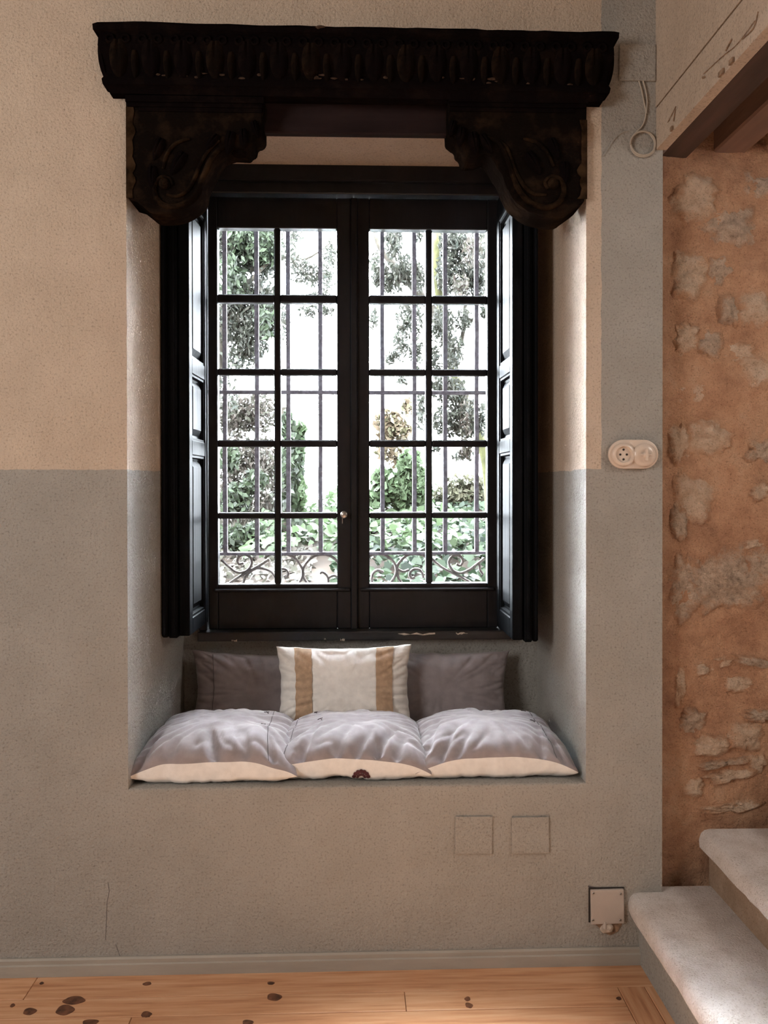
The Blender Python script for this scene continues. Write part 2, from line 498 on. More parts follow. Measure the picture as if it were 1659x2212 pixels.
w = MB(); w.box(XL - .1, XL, YB, 0.0, -0.1, ZC); struct('wall_left', w, M['plaster_beige'])
w = MB(); w.box(XL, XR + 2.2, YB - .1, YB, -0.1, ZC); struct('wall_front', w, M['plaster_beige'])
w = MB(); w.box(XL - .1, XR + .02, YB - .1, 1.0, ZC, ZC + .1); struct('ceiling', w, M['white_ceiling'])

# right-hand wall: above the stair opening, then full height towards the viewer
zs = atz(1416, 325)                           # underside of the beam over the stairs
zbt = atz(1422, 232)
XW = atx(1416, 300)
YW = -1.45
w = MB()
w.box(XW, XW + .25, YB, -0.0005, zbt, ZC)
w.box(XW, XW + .25, YB, YW, 0, zbt)
wall_right = struct('wall_right', w, M['plaster_beige'])
t = MB(); t.box(XW + .0003, XW + .032, YW, -0.001, zs, zbt - .004)
trim = struct('trim_1', t, M['plaster_beige'], bevel=0.004, seg=2)
def chipmark(pts, wd):
    mb = MB(); mb.tube([Vector((p.x + .0025, p.y, p.z)) for p in smooth_curve(pts, 6)], [wd * (.35 + .4 * abs(math.sin(i * 1.7))) for i in range(len(pts) * 6 - 5)], 5); mb.build('crack', M['chip'], trim)
def rp(px, py, dx=-.0045):                     # point on the right-hand wall seen at a pixel
    d = (at(px, py, 0) - Vector(cam.location)); s = (XW + dx) / d.x
    return Vector(cam.location) + d * s
for pts, wd in (([(1517, 160), (1560, 120), (1590, 95), (1628, 45)], .0016), ([(1440, 265), (1458, 230)], .002),
                ([(1515, 168), (1520, 166)], .004), ([(1457, 235), (1453, 262)], .003),
                ([(1600, 85), (1625, 60), (1635, 25)], .002), ([(1565, 110), (1573, 95), (1578, 85)], .003)):
    chipmark([rp(*p) for p in pts], wd)
for a, b in (((1552, 158), (1562, 143)), ((1575, 131), (1583, 119)), ((1448, 282), (1452, 275))):
    pa, pb = rp(*a), rp(*b)
    mb = MB(); mb.box(XW - .006, XW - .001, pa.y, pb.y, zs + .001, zs + .012); mb.build('chip', M['chip'], trim)

# ceiling over the stairs: boards with beams running towards the viewer
cl = MB(); cl.box(XW + .032, XS, YW, 0.2, zs + .14, zs + .2)
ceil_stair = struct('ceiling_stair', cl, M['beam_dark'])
zb = zs + .008
def beam(px0, px1, mat, dz=0.0, h=.13):
    x0, x1 = atx(px0, 325), atx(px1, 325)
    mb = MB(); mb.box(x0, x1, YW, 0.19, zb + dz, zb + dz + h)
    mb.build('beam', mat, ceil_stair, bevel=.006)
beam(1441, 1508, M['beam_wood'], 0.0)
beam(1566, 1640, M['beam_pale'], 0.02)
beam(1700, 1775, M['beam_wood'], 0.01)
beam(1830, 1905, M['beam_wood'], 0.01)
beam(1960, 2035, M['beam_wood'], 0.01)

# stone wall behind the stairs
def stone_y(x, z):
    p = Vector((x * 5, 0.3, z * 5))
    a = noise.fractal(p, 0.75, 2.3, 6) * 0.022
    bb = noise.noise(Vector((x * 2.2, 4.1, z * 2.6))) * 0.012
    fil = 0.035 * math.exp(-((x - XR) / 0.028) ** 2)
    return 0.075 - a - bb - fil * 0.3
sw = MB()
sx0, sz1 = XR - .02, zs + .15
sw.grid(lambda u, v: (sx0 + (XS - sx0) * u, stone_y(sx0 + (XS - sx0) * u, sz1 * v), sz1 * v), 190, 230)
wall_stair = struct('wall_stair', sw, M['mortar'], smooth=True)
rs = random.Random(11)
def rubble(cx, cy, rx, ry, mat='rubble', ang=0, proud=0.02):
    c = at(cx, cy, .07); k = .00137
    rx *= k * 1.22; ry *= k * 1.22
    nr, na = 9, 30
    seed = rs.uniform(0, 50)
    vs_, fs = [], []
    for i in range(nr + 1):
        r = i / nr
        for j in range(na):
            a = 2 * math.pi * j / na
            wob = 1 + 0.42 * noise.noise(Vector((math.cos(a) * 1.6 + seed, math.sin(a) * 1.6, 1.3))) + .26 * noise.noise(Vector((math.cos(a) * 5 + seed, math.sin(a) * 5, 3.3)))
            sq = 1.0 / (abs(math.cos(a)) ** 3 + abs(math.sin(a)) ** 3) ** (1 / 3)
            lx, lz = math.cos(a) * r * rx * wob * sq, math.sin(a) * r * ry * wob * sq
            X = c.x + lx * math.cos(R(ang)) - lz * math.sin(R(ang)); Z = c.z + lx * math.sin(R(ang)) + lz * math.cos(R(ang))
            h = proud * .55 * (1 - r ** 3) - .010 * (r ** 8)
            h += 0.014 * noise.fractal(Vector((X * 16 + seed, 1, Z * 16)), .7, 2.2, 5) * (1 - r ** 8)
            vs_.append((X, stone_y(X, Z) - h, Z))
    for i in range(nr):
        for j in range(na):
            j2 = (j + 1) % na
            fs.append((i * na + j, i * na + j2, (i + 1) * na + j2, (i + 1) * na + j))
    mb = MB(); mb.add(vs_, fs); o = mb.build('stone', M[mat], wall_stair, smooth=True)
    at_ = o.data.attributes.new('rim', 'FLOAT', 'POINT')
    at_.data.foreach_set('value', [(i // na) / nr for i in range(len(o.data.vertices))])
for a in ((1500, 425, 48, 50), (1575, 490, 58, 42, 'rubble_grey', 0, .012), (1640, 400, 40, 30, 'rubble_grey', -20, .01), (1495, 590, 38, 52), (1555, 580, 26, 32, 'rubble_grey', 0, .01),
          (1632, 668, 42, 34, 'rubble', 15), (1578, 672, 26, 32, 'rubble_grey'), (1532, 742, 30, 34, 'rubble_grey', 30), (1484, 735, 26, 34),
          (1600, 760, 38, 22, 'rubble', -10, .01), (1640, 800, 36, 30), (1500, 855, 40, 20, 'rubble', 5, .008), (1473, 955, 26, 42), (1533, 948, 44, 38), (1650, 975, 34, 24, 'rubble_grey'),
          (1500, 1078, 44, 48), (1470, 1130, 18, 36, 'rubble_grey'), (1640, 1062, 20, 18, 'rubble', 30), (1562, 1262, 82, 66, 'rubble_grey', 5, .022), (1482, 1270, 30, 62, 'rubble_grey', 0, .016),
          (1645, 1225, 34, 40, 'rubble_grey'), (1625, 1175, 40, 10, 'rubble', 10, .012), (1632, 1432, 42, 13, 'rubble_grey', -12, .02), (1470, 1480, 12, 40, 'rubble'), (1540, 1440, 50, 16, 'rubble', 15, .006),
          (1600, 1480, 30, 16, 'rubble', 0, .006), (1500, 1560, 30, 24, 'rubble_grey'), (1540, 1610, 42, 22, 'rubble', -5), (1610, 1590, 36, 32, 'rubble'), (1640, 1545, 34, 14, 'rubble_grey', 0, .02),
          (1575, 1676, 56, 14, 'rubble', 8, .024), (1560, 1650, 56, 9, 'rubble_grey', 8, .02), (1640, 1650, 20, 22, 'rubble'), (1585, 1745, 60, 12, 'rubble', 6, .01), (1500, 1700, 26, 20, 'rubble', 0, .006),
          (1725, 900, 50, 46), (1740, 1180, 60, 50, 'rubble_grey'), (1735, 620, 54, 44), (1730, 1420, 48, 40), (1740, 1640, 50, 36, 'rubble_grey')):
    rubble(*a)
w = MB(); w.box(XS, XS + .1, YW - .05, 0.3, 0, 3.2); struct('wall_stair_end', w, M['plaster_beige'])
w = MB(); w.box(XR + .2, XS, YW - .16, YW - .06, 0, 3.2); struct('wall_stair_front', w, M['plaster_beige'])

# stairs: stone slabs stepping up to the right
XB = atx(1421, 2060)
stair = thing('stone_staircase', 'worn granite staircase rising to the right below the rough stone wall', 'stairs', (XB, -0.6, 0))
z1 = atz(1372, 1928, 0.0); x1 = atx(1362, 1930, -.03)
z2 = atz(1530, 1793, 0.03); x2 = atx(1526, 1790, -.02)
run, rise = x2 - x1, z2 - z1
rs2 = random.Random(3)
for k in range(7):
    xs, zt = x1 + run * k, z1 + rise * k
    if xs > XS - .3: break
    ov = .035
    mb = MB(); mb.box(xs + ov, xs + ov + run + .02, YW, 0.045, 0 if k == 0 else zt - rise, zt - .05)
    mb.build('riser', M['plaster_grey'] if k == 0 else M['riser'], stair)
    # slab with a rounded, unevenly worn nosing
    mb = MB(); ny = 40
    prof = [(.0, -.052), (-.002, -.03), (0.004, -.012), (.014, -.003), (.03, 0.0), (run + .06, 0.0), (run + .06, -.052)]
    vs_, fs = [], []
    xe = min(run + .06, XS - xs - .01)
    yf = YW - .001 if k else YW - .05
    yb = 0.035
    for i in range(ny + 1):
        y = yb + (yf - yb) * i / ny
        for j, (dx, dz) in enumerate(prof):
            dx = min(dx, xe)
            wob = .006 * noise.noise(Vector((k * 3.1, y * 7, 0))) + .003 * noise.noise(Vector((k * 3.1, y * 25, 4)))
            edge = 1 if dx < .1 else 0
            extra = .05 * max(0, 1 - abs(y - yb) / .12) ** 2 if k == 0 else .012 * max(0, 1 - abs(y - yb) / .12) ** 2
            vs_.append((xs + dx + (wob + extra * .2) * edge, y, zt + dz - (.003 * noise.noise(Vector((k, y * 6, dx * 9))) if dz > -.02 else 0)))
    m_ = len(prof)
    for i in range(ny):
        for j in range(m_):
            j2 = (j + 1) % m_
            fs.append((i * m_ + j, i * m_ + j2, (i + 1) * m_ + j2, (i + 1) * m_ + j))
    fs += [tuple(range(m_)), tuple(ny * m_ + j for j in range(m_))]
    mb.add(vs_, fs); mb.build('tread', M['granite'], stair, smooth=True)

# floor: pine boards along the window wall, a border of boards along the stairs
fl = MB(); fl.box(XL - .1, XS + .1, YB - .1, 0.6, -.12, -.022)
floor = struct('floor', fl, M['soil'])
def fy(px, py):                                # floor depth seen at a pixel
    d = at(px, py, 0) - Vector(cam.location); s = -CAM_Z / d.z
    return (Vector(cam.location) + d * s)
rows = [-0.002, fy(800, 2143).y, fy(800, 2185).y, fy(800, 2222).y]
while rows[-1] > -1.2: rows.append(rows[-1] - .115)
XBD = atx(1421, 2070) - .005
bw1, bw2 = .075, .075
rf = random.Random(5)
board_list = []
for i in range(len(rows) - 1):
    xe = XBD - bw1 - bw2 if i >= 1 else XBD
    cuts = {1: [atx(0, 2140) - 1.2, fy(876, 2165).x, xe], 0: [-3.2, -.9, xe]}.get(i)
    if cuts is None:
        cuts = [-3.2, rf.uniform(-1.4, -.3), xe]
    for a, b in zip(cuts[:-1], cuts[1:]):
        mb = MB(); mb.box(a + .0007, b - .0007, rows[i + 1] + .0012, rows[i] - .0012, -.022, rf.uniform(-.0006, 0))
        board_list.append(mb.build('board', M['pine'], floor, bevel=.0012))
for x0, x1_ in ((XBD - bw1 - bw2, XBD - bw1), (XBD - bw1, XBD)):
    mb = MB(); mb.box(x0 + .0008, x1_ - .0008, -1.6, rows[1] - .001, -.022, -.0002)
    mb.build('board', M['pine_y'], floor, bevel=.0012)
mb = MB(); mb.box(XL, XS, YB, rows[-1] - .001, -.022, -.0003)
mb.build('floorboards', M['pine'], floor)
def knot(px, py, rx, ry, ang=0):
    c = fy(px, py)
    row = max(i for i in range(len(rows) - 1) if rows[i] >= c.y) if c.y < rows[0] else 0
    par = floor
    for b_ in board_list:
        xsv = [v.co.x for v in b_.data.vertices]; ysv = [v.co.y for v in b_.data.vertices]
        if min(xsv) <= c.x <= max(xsv) and min(ysv) <= c.y <= max(ysv): par = b_
    vs_ = [(c.x + rx * math.cos(a) * (1 + .10 * math.sin(3 * a + px)), c.y + ry * math.sin(a) * (1 + .15 * math.cos(2 * a + px)), .0006) for a in [2 * math.pi * k / 28 for k in range(28)]]
    lo = [(x, y, -.002) for x, y, z in vs_]
    mb = MB(); mb.add(vs_ + lo, [tuple(range(28))] + [(i, i + 28, (i + 1) % 28 + 28, (i + 1) % 28) for i in range(28)])
    mb.build('knot', M['knot'], par)
for a in ((160, 2161, .030, .017), (140, 2182, .024, .022), (64, 2185, .017, .016), (592, 2154, .020, .017), (27, 2172, .006, .008), (316, 2191, .014, .012),
          (1010, 2158, .008, .010), (1013, 2172, .010, .012), (1337, 2157, .007, .008), (195, 2209, .02, .015), (535, 2209, .014, .012), (318, 2125, .012, .008), (585, 2124, .010, .008), (90, 2124, .006, .006)):
    knot(*a)

# baseboards
zbb = (atz(100, 2072) + atz(1300, 2038)) / 2 - 0.002
zbb = max(zbb, .045)
mb = MB()
mb.prism([(0, 0), (-.013, 0), (-.013, zbb * .62), (-.009, zbb * .68), (-.009, zbb * .9), (-.005, zbb), (0, zbb)], 0, 1)
mb.v = [(XL + (XBD - XL) * y, x - .0005, z) for x, y, z in mb.v]
struct('baseboard_back', mb, M['baseboard'])
mb = MB(); mb.prism([(0, 0), (-.012, 0), (-.012, .05), (-.006, .058), (0, .058)], 0, 1)
mb.v = [(XBD + .013 + x, YW + (-.014 - YW) * y, z) for x, y, z in mb.v]
struct('baseboard_right', mb, M['baseboard'])

# ------------------------------------------------------------------ window
WY = 0.635                                     # face of the casements
win = thing('window_1', 'black wooden casement window with twenty small panes deep in the niche', None, (0, WY, fz0), kind='structure')
bk = M['black_paint']
def wx(px): return atx(px, 900, WY)
def wz(py): return atz(765, py, WY)
jx0, jx1 = fx0 - .03, fx1 + .03
zh = wz(428)
mb = MB(); mb.box(fx0 - .025, fx1 + .012, ND - .03, ND + .11, zh, fz1 + .02); mb.build('head', bk, win, bevel=.004)
mb = MB(); mb.box(fx0 - .022, fx1 + .010, ND - .05, ND - .029, wz(405), fz1 + .012); mb.build('head_moulding', bk, win, bevel=.006, seg=2)
zsill = wz(1358)
for a, b in ((fx0 - .02, wx(449)), (wx(1076), fx1 + .02)):
    mb = MB(); mb.box(a, b, ND - .02, ND + .11, zsill, zh); mb.build('jamb', bk, win, bevel=.004)
mb = MB(); mb.box(fx0 - .02, fx1 + .02, ND - .045, ND + .12, atz(765, 1384, ND - .045), zsill)
sill = mb.build('sill', simple('worn_sill', (0.012, 0.010, 0.011), 0.4, 0, 9, 0.3, 60, (.4, 1, 1), col2=None), win, bevel=.005, seg=2)
for px0, px1, py in ((500, 512, 1383), (860, 940, 1370), (985, 1010, 1369), (735, 745, 1382), (700, 704, 1381)):
    a, b = at(px0, py, ND - .046), at(px1, py, ND - .046)
    mb = MB(); mb.add([(a.x + (b.x - a.x) * i / 6, ND - .0458, a.z + rf.uniform(-.003, .004) * s_ + .002 * s_) for s_ in (-1, 1) for i in range(7)], [(i, i + 1, i + 8, i + 7) for i in range(6)])
    mb.build('paint_smear', M['filler'], sill)
rows_t = [494, 654, 810.5, 965, 1120]; rows_b = [636, 796, 950, 1107, 1261]
def casement(xo0, xo1, cols, knob):
    """xo*: outer edges, cols: two (left,right) glass columns in photo pixels"""
    y0, y1 = WY, WY + .045
    X0, X1 = wx(xo0), wx(xo1)
    g = [(wx(a), wx(b)) for a, b in cols]
    mb = MB()
    zb0, zt0 = zsill + .0006, zh - .0004
    mb.box(X0, g[0][0], y0, y1, zb0, zt0); mb.box(g[1][1], X1, y0, y1, zb0, zt0)
    mb.box(g[0][0], g[1][1], y0, y1, wz(rows_t[0]), zt0); mb.box(g[0][0], g[1][1], y0, y1, zb0, wz(rows_b[-1]))
    c = mb.build('casement', bk, win, bevel=.003)
    z0 = wz(1270)
    mb = MB(); mb.box(X0 + .02, X1 - .012, y0 - .012, y0 + .002, z0 - .012, z0); mb.build('drip_moulding', bk, c, bevel=.004)
    mb = MB(); mb.box(g[0][1], g[1][0], y0 + .004, y1 - .004, wz(rows_b[-1]), wz(rows_t[0])); mb.build('muntin', bk, c, bevel=.004)
    for (ga, gb) in g:
        for r in range(4):
            mb = MB(); mb.box(ga, gb, y0 + .004, y1 - .004, wz(rows_t[r + 1]), wz(rows_b[r])); mb.build('muntin', bk, c, bevel=.004)
        for r in range(5):
            mb = MB(); mb.box(ga - .003, gb + .003, y0 + .022, y0 + .025, wz(rows_b[r]) - .003, wz(rows_t[r]) + .003)
            mb.build('glass_pane', M['glass'], c)
    if knob:
        kx, kz = wx(743), wz(1111)
        mb = MB(); mb.lathe([(.004, 0), (.004, -.02), (.010, -.024), (.013, -.032), (.012, -.040), (.006, -.044)], (kx, y0, kz), 'y', 20)
        mb.build('knob', M['steel'], c, smooth=True)
        mb = MB(); mb.box(kx - .008, kx - .004, y0 - .004, y0, kz - .034, kz - .010); mb.build('keyhole_plate', M['steel'], c, bevel=.001)
    return c
casement(450, 764.3, ((470, 592), (606, 728)), True)
casement(765.5, 1075, ((798, 920), (934, 1053)), False)
mb = MB(); mb.prism([(wx(756), 0), (wx(774), 0), (wx(771), 1), (wx(759), 1)], 0, 1)
mb.v = [(x, WY - .0005 - .014 * zz, zsill + .0004 + (zh - .004 - zsill) * y) for x, y, zz in mb.v]
mb.build('meeting_strip', bk, win, bevel=.002)

# ------------------------------------------------------------------ folding shutters, opened back into the niche
def shutter(side, label):
    ye, yn = ND - .024, .315                     # hinge end, free end
    if side < 0: xh, xn = atx(449, 1000, ye), atx(409, 1000, yn)
    else: xh, xn = atx(1073, 1000, ye), atx(1107, 1000, yn)
    zt = atz(765, 400, .45); zb_ = atz(409 if side < 0 else 1107, 1374 if side < 0 else 1391, yn) + (0 if side < 0 else .012)
    L = math.hypot(xn - xh, yn - ye)
    d = Vector((xn - xh, yn - ye, 0)) / L       # hinge -> free end
    n = Vector((-d.y, d.x, 0))
    if n.x * side > 0: n = -n                   # towards the glass
    Mx = Matrix(((d.x, n.x, 0, xh), (d.y, n.y, 0, ye), (0, 0, 1, 0), (0, 0, 0, 1)))
    root = thing('folding_shutter', label, 'shutter', (xh, ye, zb_))
    sm = M['black_shutter']
    def bx(name, a, b, n0, n1, z0, z1, bev=.003, par=None, seg=1):
        m = MB(); m.box(a, b, n0, n1, z0, z1, Mx); return m.build(name, sm, par or root, bevel=bev, seg=seg)
    sw_ = .045
    T = .034
    bx('stile', 0, sw_, -T, 0, zb_, zt); bx('stile', L - sw_, L, -T, 0, zb_, zt)
    def rz(py): return atz(409 if side < 0 else 1107, py, yn)
    if side < 0: cuts = [(1380, 1338), (982, 948), (803, 768)]
    else: cuts = [(1392, 1338), (975, 945), (800, 768)]
    rails = [(rz(a), rz(b)) for a, b in cuts]
    rails[0] = (zb_, rails[0][1]); rails.append((zt - .09, zt))
    for a, b in rails: bx('rail', sw_ + .0005, L - sw_ - .0005, -T, -.0005, a, b)
    for (a, b), (c, e) in zip(rails[:-1], rails[1:]):
        p = MB()                                   # fielded panel: moulded rim, slope, raised field
        lv = [(0, -.004), (.007, -.004), (.010, -.016), (.018, -.018), (.038, -.006), (.042, -.006)]
        x0, x1_, z0, z1_ = sw_, L - sw_, b, c
        vs_, fs = [], []
        for ins, dn in lv:
            ix = ins * min(1, (x1_ - x0) / .12)
            for (xx, zz) in ((x0 + ix, z0 + ins), (x1_ - ix, z0 + ins), (x1_ - ix, z1_ - ins), (x0 + ix, z1_ - ins)):
                vs_.append(Mx @ Vector((xx, dn, zz)))
        for i in range(len(lv) - 1):
            for k in range(4):
                k2 = (k + 1) % 4; fs.append((i * 4 + k, i * 4 + k2, i * 4 + 4 + k2, i * 4 + 4 + k))
        fs.append(tuple((len(lv) - 1) * 4 + k for k in range(4)))
        bck = [Mx @ Vector((xx, -T + .004, zz)) for xx, zz in ((x0, z0), (x1_, z0), (x1_, z1_), (x0, z1_))]
        b0 = len(vs_); vs_ += bck; fs.append((b0, b0 + 1, b0 + 2, b0 + 3))
        for k in range(4): fs.append((k, (k + 1) % 4, b0 + (k + 1) % 4, b0 + k))
        p.add(vs_, fs); p.build('panel', sm, root)
    # second leaf folded behind the first, with moulded free edges
    wid = (atx(409, 1000, yn) - atx(345, 1000, yn)) if side < 0 else (atx(1165, 1000, yn) - atx(1107, 1000, yn))
    t2 = wid - T - .006
    e = .006
    bx('rear_leaf', 0, L - .004, -T - e - t2 * .55, -T - e, zb_ - .008, zt - .002, .004)
    bx('rear_leaf', 0, L - .012, -T - e - t2, -T - e - t2 * .6, zb_ - .008, zt - .002, .005)
    bx('moulding', L - .004, L + .004, -T - e - t2 * .40, -T - e - t2 * .14, zb_ + .0, zt - .002, .003)
    bx('moulding', L - .012, L - .002, -T - e - t2 * .92, -T - e - t2 * .74, zb_ + .0, zt - .002, .003)
    for z_ in (zb_ + .18, zt - .35):
        m = MB(); c = Mx @ Vector((.0, -T * .5, 0)); m.tube([(c.x, c.y + .005, z_), (c.x, c.y + .005, z_ + .07)], .006, 10)
        m.build('hinge', sm, root, smooth=True)
shutter(-1, 'black panelled folding shutter opened against the left side of the window niche')
shutter(1, 'black panelled folding shutter opened against the right side of the window niche')

# ------------------------------------------------------------------ carved hood over the window
cw = M['carved']
p_l = [  # silhouette: pixel y, outward offset (m)
    (58, .060), (60, .071), (72, .070), (80, .060), (86, .056), (92, .059), (108, .060), (128, .053), (150, .047), (166, .043), (172, .045), (180, .052), (190, .050), (196, .042), (206, .036), (211, .034)]
cor = thing('carved_cornice', 'long dark carved wooden cornice with leaf relief across the top of the niche', 'cornice', (0, 0, atz(770, 211)), kind='thing')
X0c, X1c = atx(271, 215), atx(1269, 215)
tilt = .0035
def czz(x, z): return z - tilt * x
mb = MB(); NX = 44
vs_, fs = [], []
levels = []
for py, p in p_l:
    z = atz(768, py, -p); levels.append((z, p))
def cor_ring(z, p, i):
    pts = []
    xs_ = [X0c - p + (X1c - X0c + 2 * p) * k / NX for k in range(NX + 1)]
    wear = (lambda x: .006 * noise.noise(Vector((x * 6, 7, 0))) + .003 * noise.noise(Vector((x * 25, 7, 0)))) if i in (0, 1, 2) else (lambda x: .0015 * noise.noise(Vector((x * 12, i, 0))))
    pts.append((xs_[0], -.0008, z))
    for x in xs_: pts.append((x, -p + .001 * noise.noise(Vector((x * 15, i * 2, 3))), z + wear(x)))
    pts.append((xs_[-1], -.0008, z))
    return [(x, y, czz(x, zz)) for x, y, zz in pts]
m_ = NX + 3
for i, (z, p) in enumerate(levels): vs_ += cor_ring(z, p, i)
for i in range(len(levels) - 1):
    for k in range(m_ - 1): fs.append((i * m_ + k, i * m_ + k + 1, (i + 1) * m_ + k + 1, (i + 1) * m_ + k))
    fs.append((i * m_ + m_ - 1, i * m_, (i + 1) * m_, (i + 1) * m_ + m_ - 1))
fs.append(tuple(range(m_))); fs.append(tuple((len(levels) - 1) * m_ + k for k in range(m_))[::-1])
mb.add(vs_, fs); mb.build('moulded_beam', M['carved'], cor, smooth=True)

def leaf_relief(wd, ht, dep, groove):
    """tongue-shaped carved leaf, local x across, z up (0 at the top), y towards the viewer negative"""
    m = MB(); nu, nv = 8, 10
    def fn(u, v):
        s = -1 + 2 * u; t_ = v
        half = wd / 2 * (math.sin(math.pi * min(1, .18 + t_ * .84)) ** .55 if t_ < 1 else 0) * (1.0 - .15 * t_)
        h = dep * (1 - abs(s) ** 2.5) * (math.sin(math.pi * min(1, .1 + .9 * t_)) ** .5)
        if groove: h -= dep * .45 * math.exp(-(s / .16) ** 2) * (1 - t_)
        return (s * half, -h, -t_ * ht)
    m.grid(fn, nu, nv)
    return m
pitch = (atx(694, 100, -.06) - atx(625, 100, -.06))
lw = leaf_relief(pitch * .66, .108, .016, True)
dw = leaf_relief(pitch * .26, .085, .013, False)
ztop = levels[5][0] + .002
def put(mesh_or_mb, name, x, z, y, rotz=0, tl=0):
    T_ = Matrix.Translation((x, y, czz(x, z))) @ Matrix.Rotation(rotz, 4, 'Z') @ Matrix.Rotation(tl, 4, 'X')
    o = bpy.data.objects.new(name, mesh_or_mb); COL.objects.link(o)
    o.parent = cor; o.matrix_parent_inverse = Matrix.Translation(-Vector(cor.location)); o.matrix_basis = T_
    return o
def raw(mb_, mat):
    o = mb_.build('tmp', mat, smooth=True); me = o.data; bpy.data.objects.remove(o); return me
leaf_me = raw(lw, M['carved']); leaf_me.name = 'carved_leaf'
leaf_me2 = leaf_me.copy(); leaf_me2.materials[0] = M['carved_body']
dart_me = raw(dw, M['carved_body']); dart_me.name = 'carved_dart'
em = MB()
for k in range(13):
    a0 = 2 * math.pi * k / 12
    if k < 12:
        pass
ring_pts = [(math.cos(2 * math.pi * k / 14) * .0105, 0, math.sin(2 * math.pi * k / 14) * .0105) for k in range(15)]
em.tube(ring_pts, .0042, 6, cap=False)
eye_me = raw(em, M['carved']); eye_me.name = 'carved_eyelet'
lean = math.atan2(.015, .09)
n_leaf = int((X1c - X0c + .11) / pitch)
xst = (X0c + X1c) / 2 - pitch * (n_leaf - 1) / 2
for k in range(n_leaf):
    x = xst + pitch * k
    put(leaf_me if k % 3 else leaf_me2, 'carved_leaf', x, ztop - .006, -.0575, rotz=0, tl=lean)
    for s in (-1, 1): put(eye_me, 'carved_eyelet', x + s * pitch * .24, ztop - .004, -.0605)
    if k < n_leaf - 1: put(dart_me, 'carved_dart', x + pitch / 2, ztop - .034, -.0545, tl=lean)
rw_ = random.Random(21)
for k in range(26):                              # pale rubbed spots along the lower bead and a chip on the top edge
    x = rw_.uniform(X0c + .08, X1c - .05) if k < 24 else atx(688 + 4 * (k - 24), 62, -.07)
    z = levels[10][0] + rw_.uniform(-.004, .010) if k < 24 else levels[1][0] + .002 * (k - 25)
    y_ = -.0475 if k < 24 else -.0725
    rx_, rz_ = rw_.uniform(.006, .016), rw_.uniform(.002, .005)
    m = MB(); m.add([(x + rx_ * math.cos(t_) * rw_.uniform(.7, 1.2), y_, czz(x, z) + rz_ * math.sin(t_) * rw_.uniform(.7, 1.2)) for t_ in [2 * math.pi * q_ / 9 for q_ in range(9)]] + [(x, y_ - .003, czz(x, z))], [(q_, (q_ + 1) % 9, 9) for q_ in range(9)])
    m.build('rubbed_spot', M['rubbed'], cor)
for sgn, xe in ((-1, X0c), (1, X1c)):
    put(leaf_me, 'carved_leaf', xe + sgn * .0575, ztop - .006, -.028, rotz=sgn * R(90), tl=lean)

# lintel beam between the brackets
lin = MB(); lx0, lx1 = atx(560, 250, .03), atx(978, 250, .03)
lin.box(nx0 + .004, nx1 - .004, .045, .075, nzl, nzt + (bzt - nzt) * .075 / ND - .003)
lintel = lin.build('lintel_beam', M['lintel_wood'], bevel=.004)
tag(lintel, 'plain brown lintel beam spanning the niche between the two carved brackets', 'beam', kind='thing')
lm = MB(); lm.box(nx0 + .002, nx1 - .002, .03, .045, atz(770, 222, .03), atz(770, 212, .03)); lm.build('fillet', M['carved'], lintel, bevel=.003)



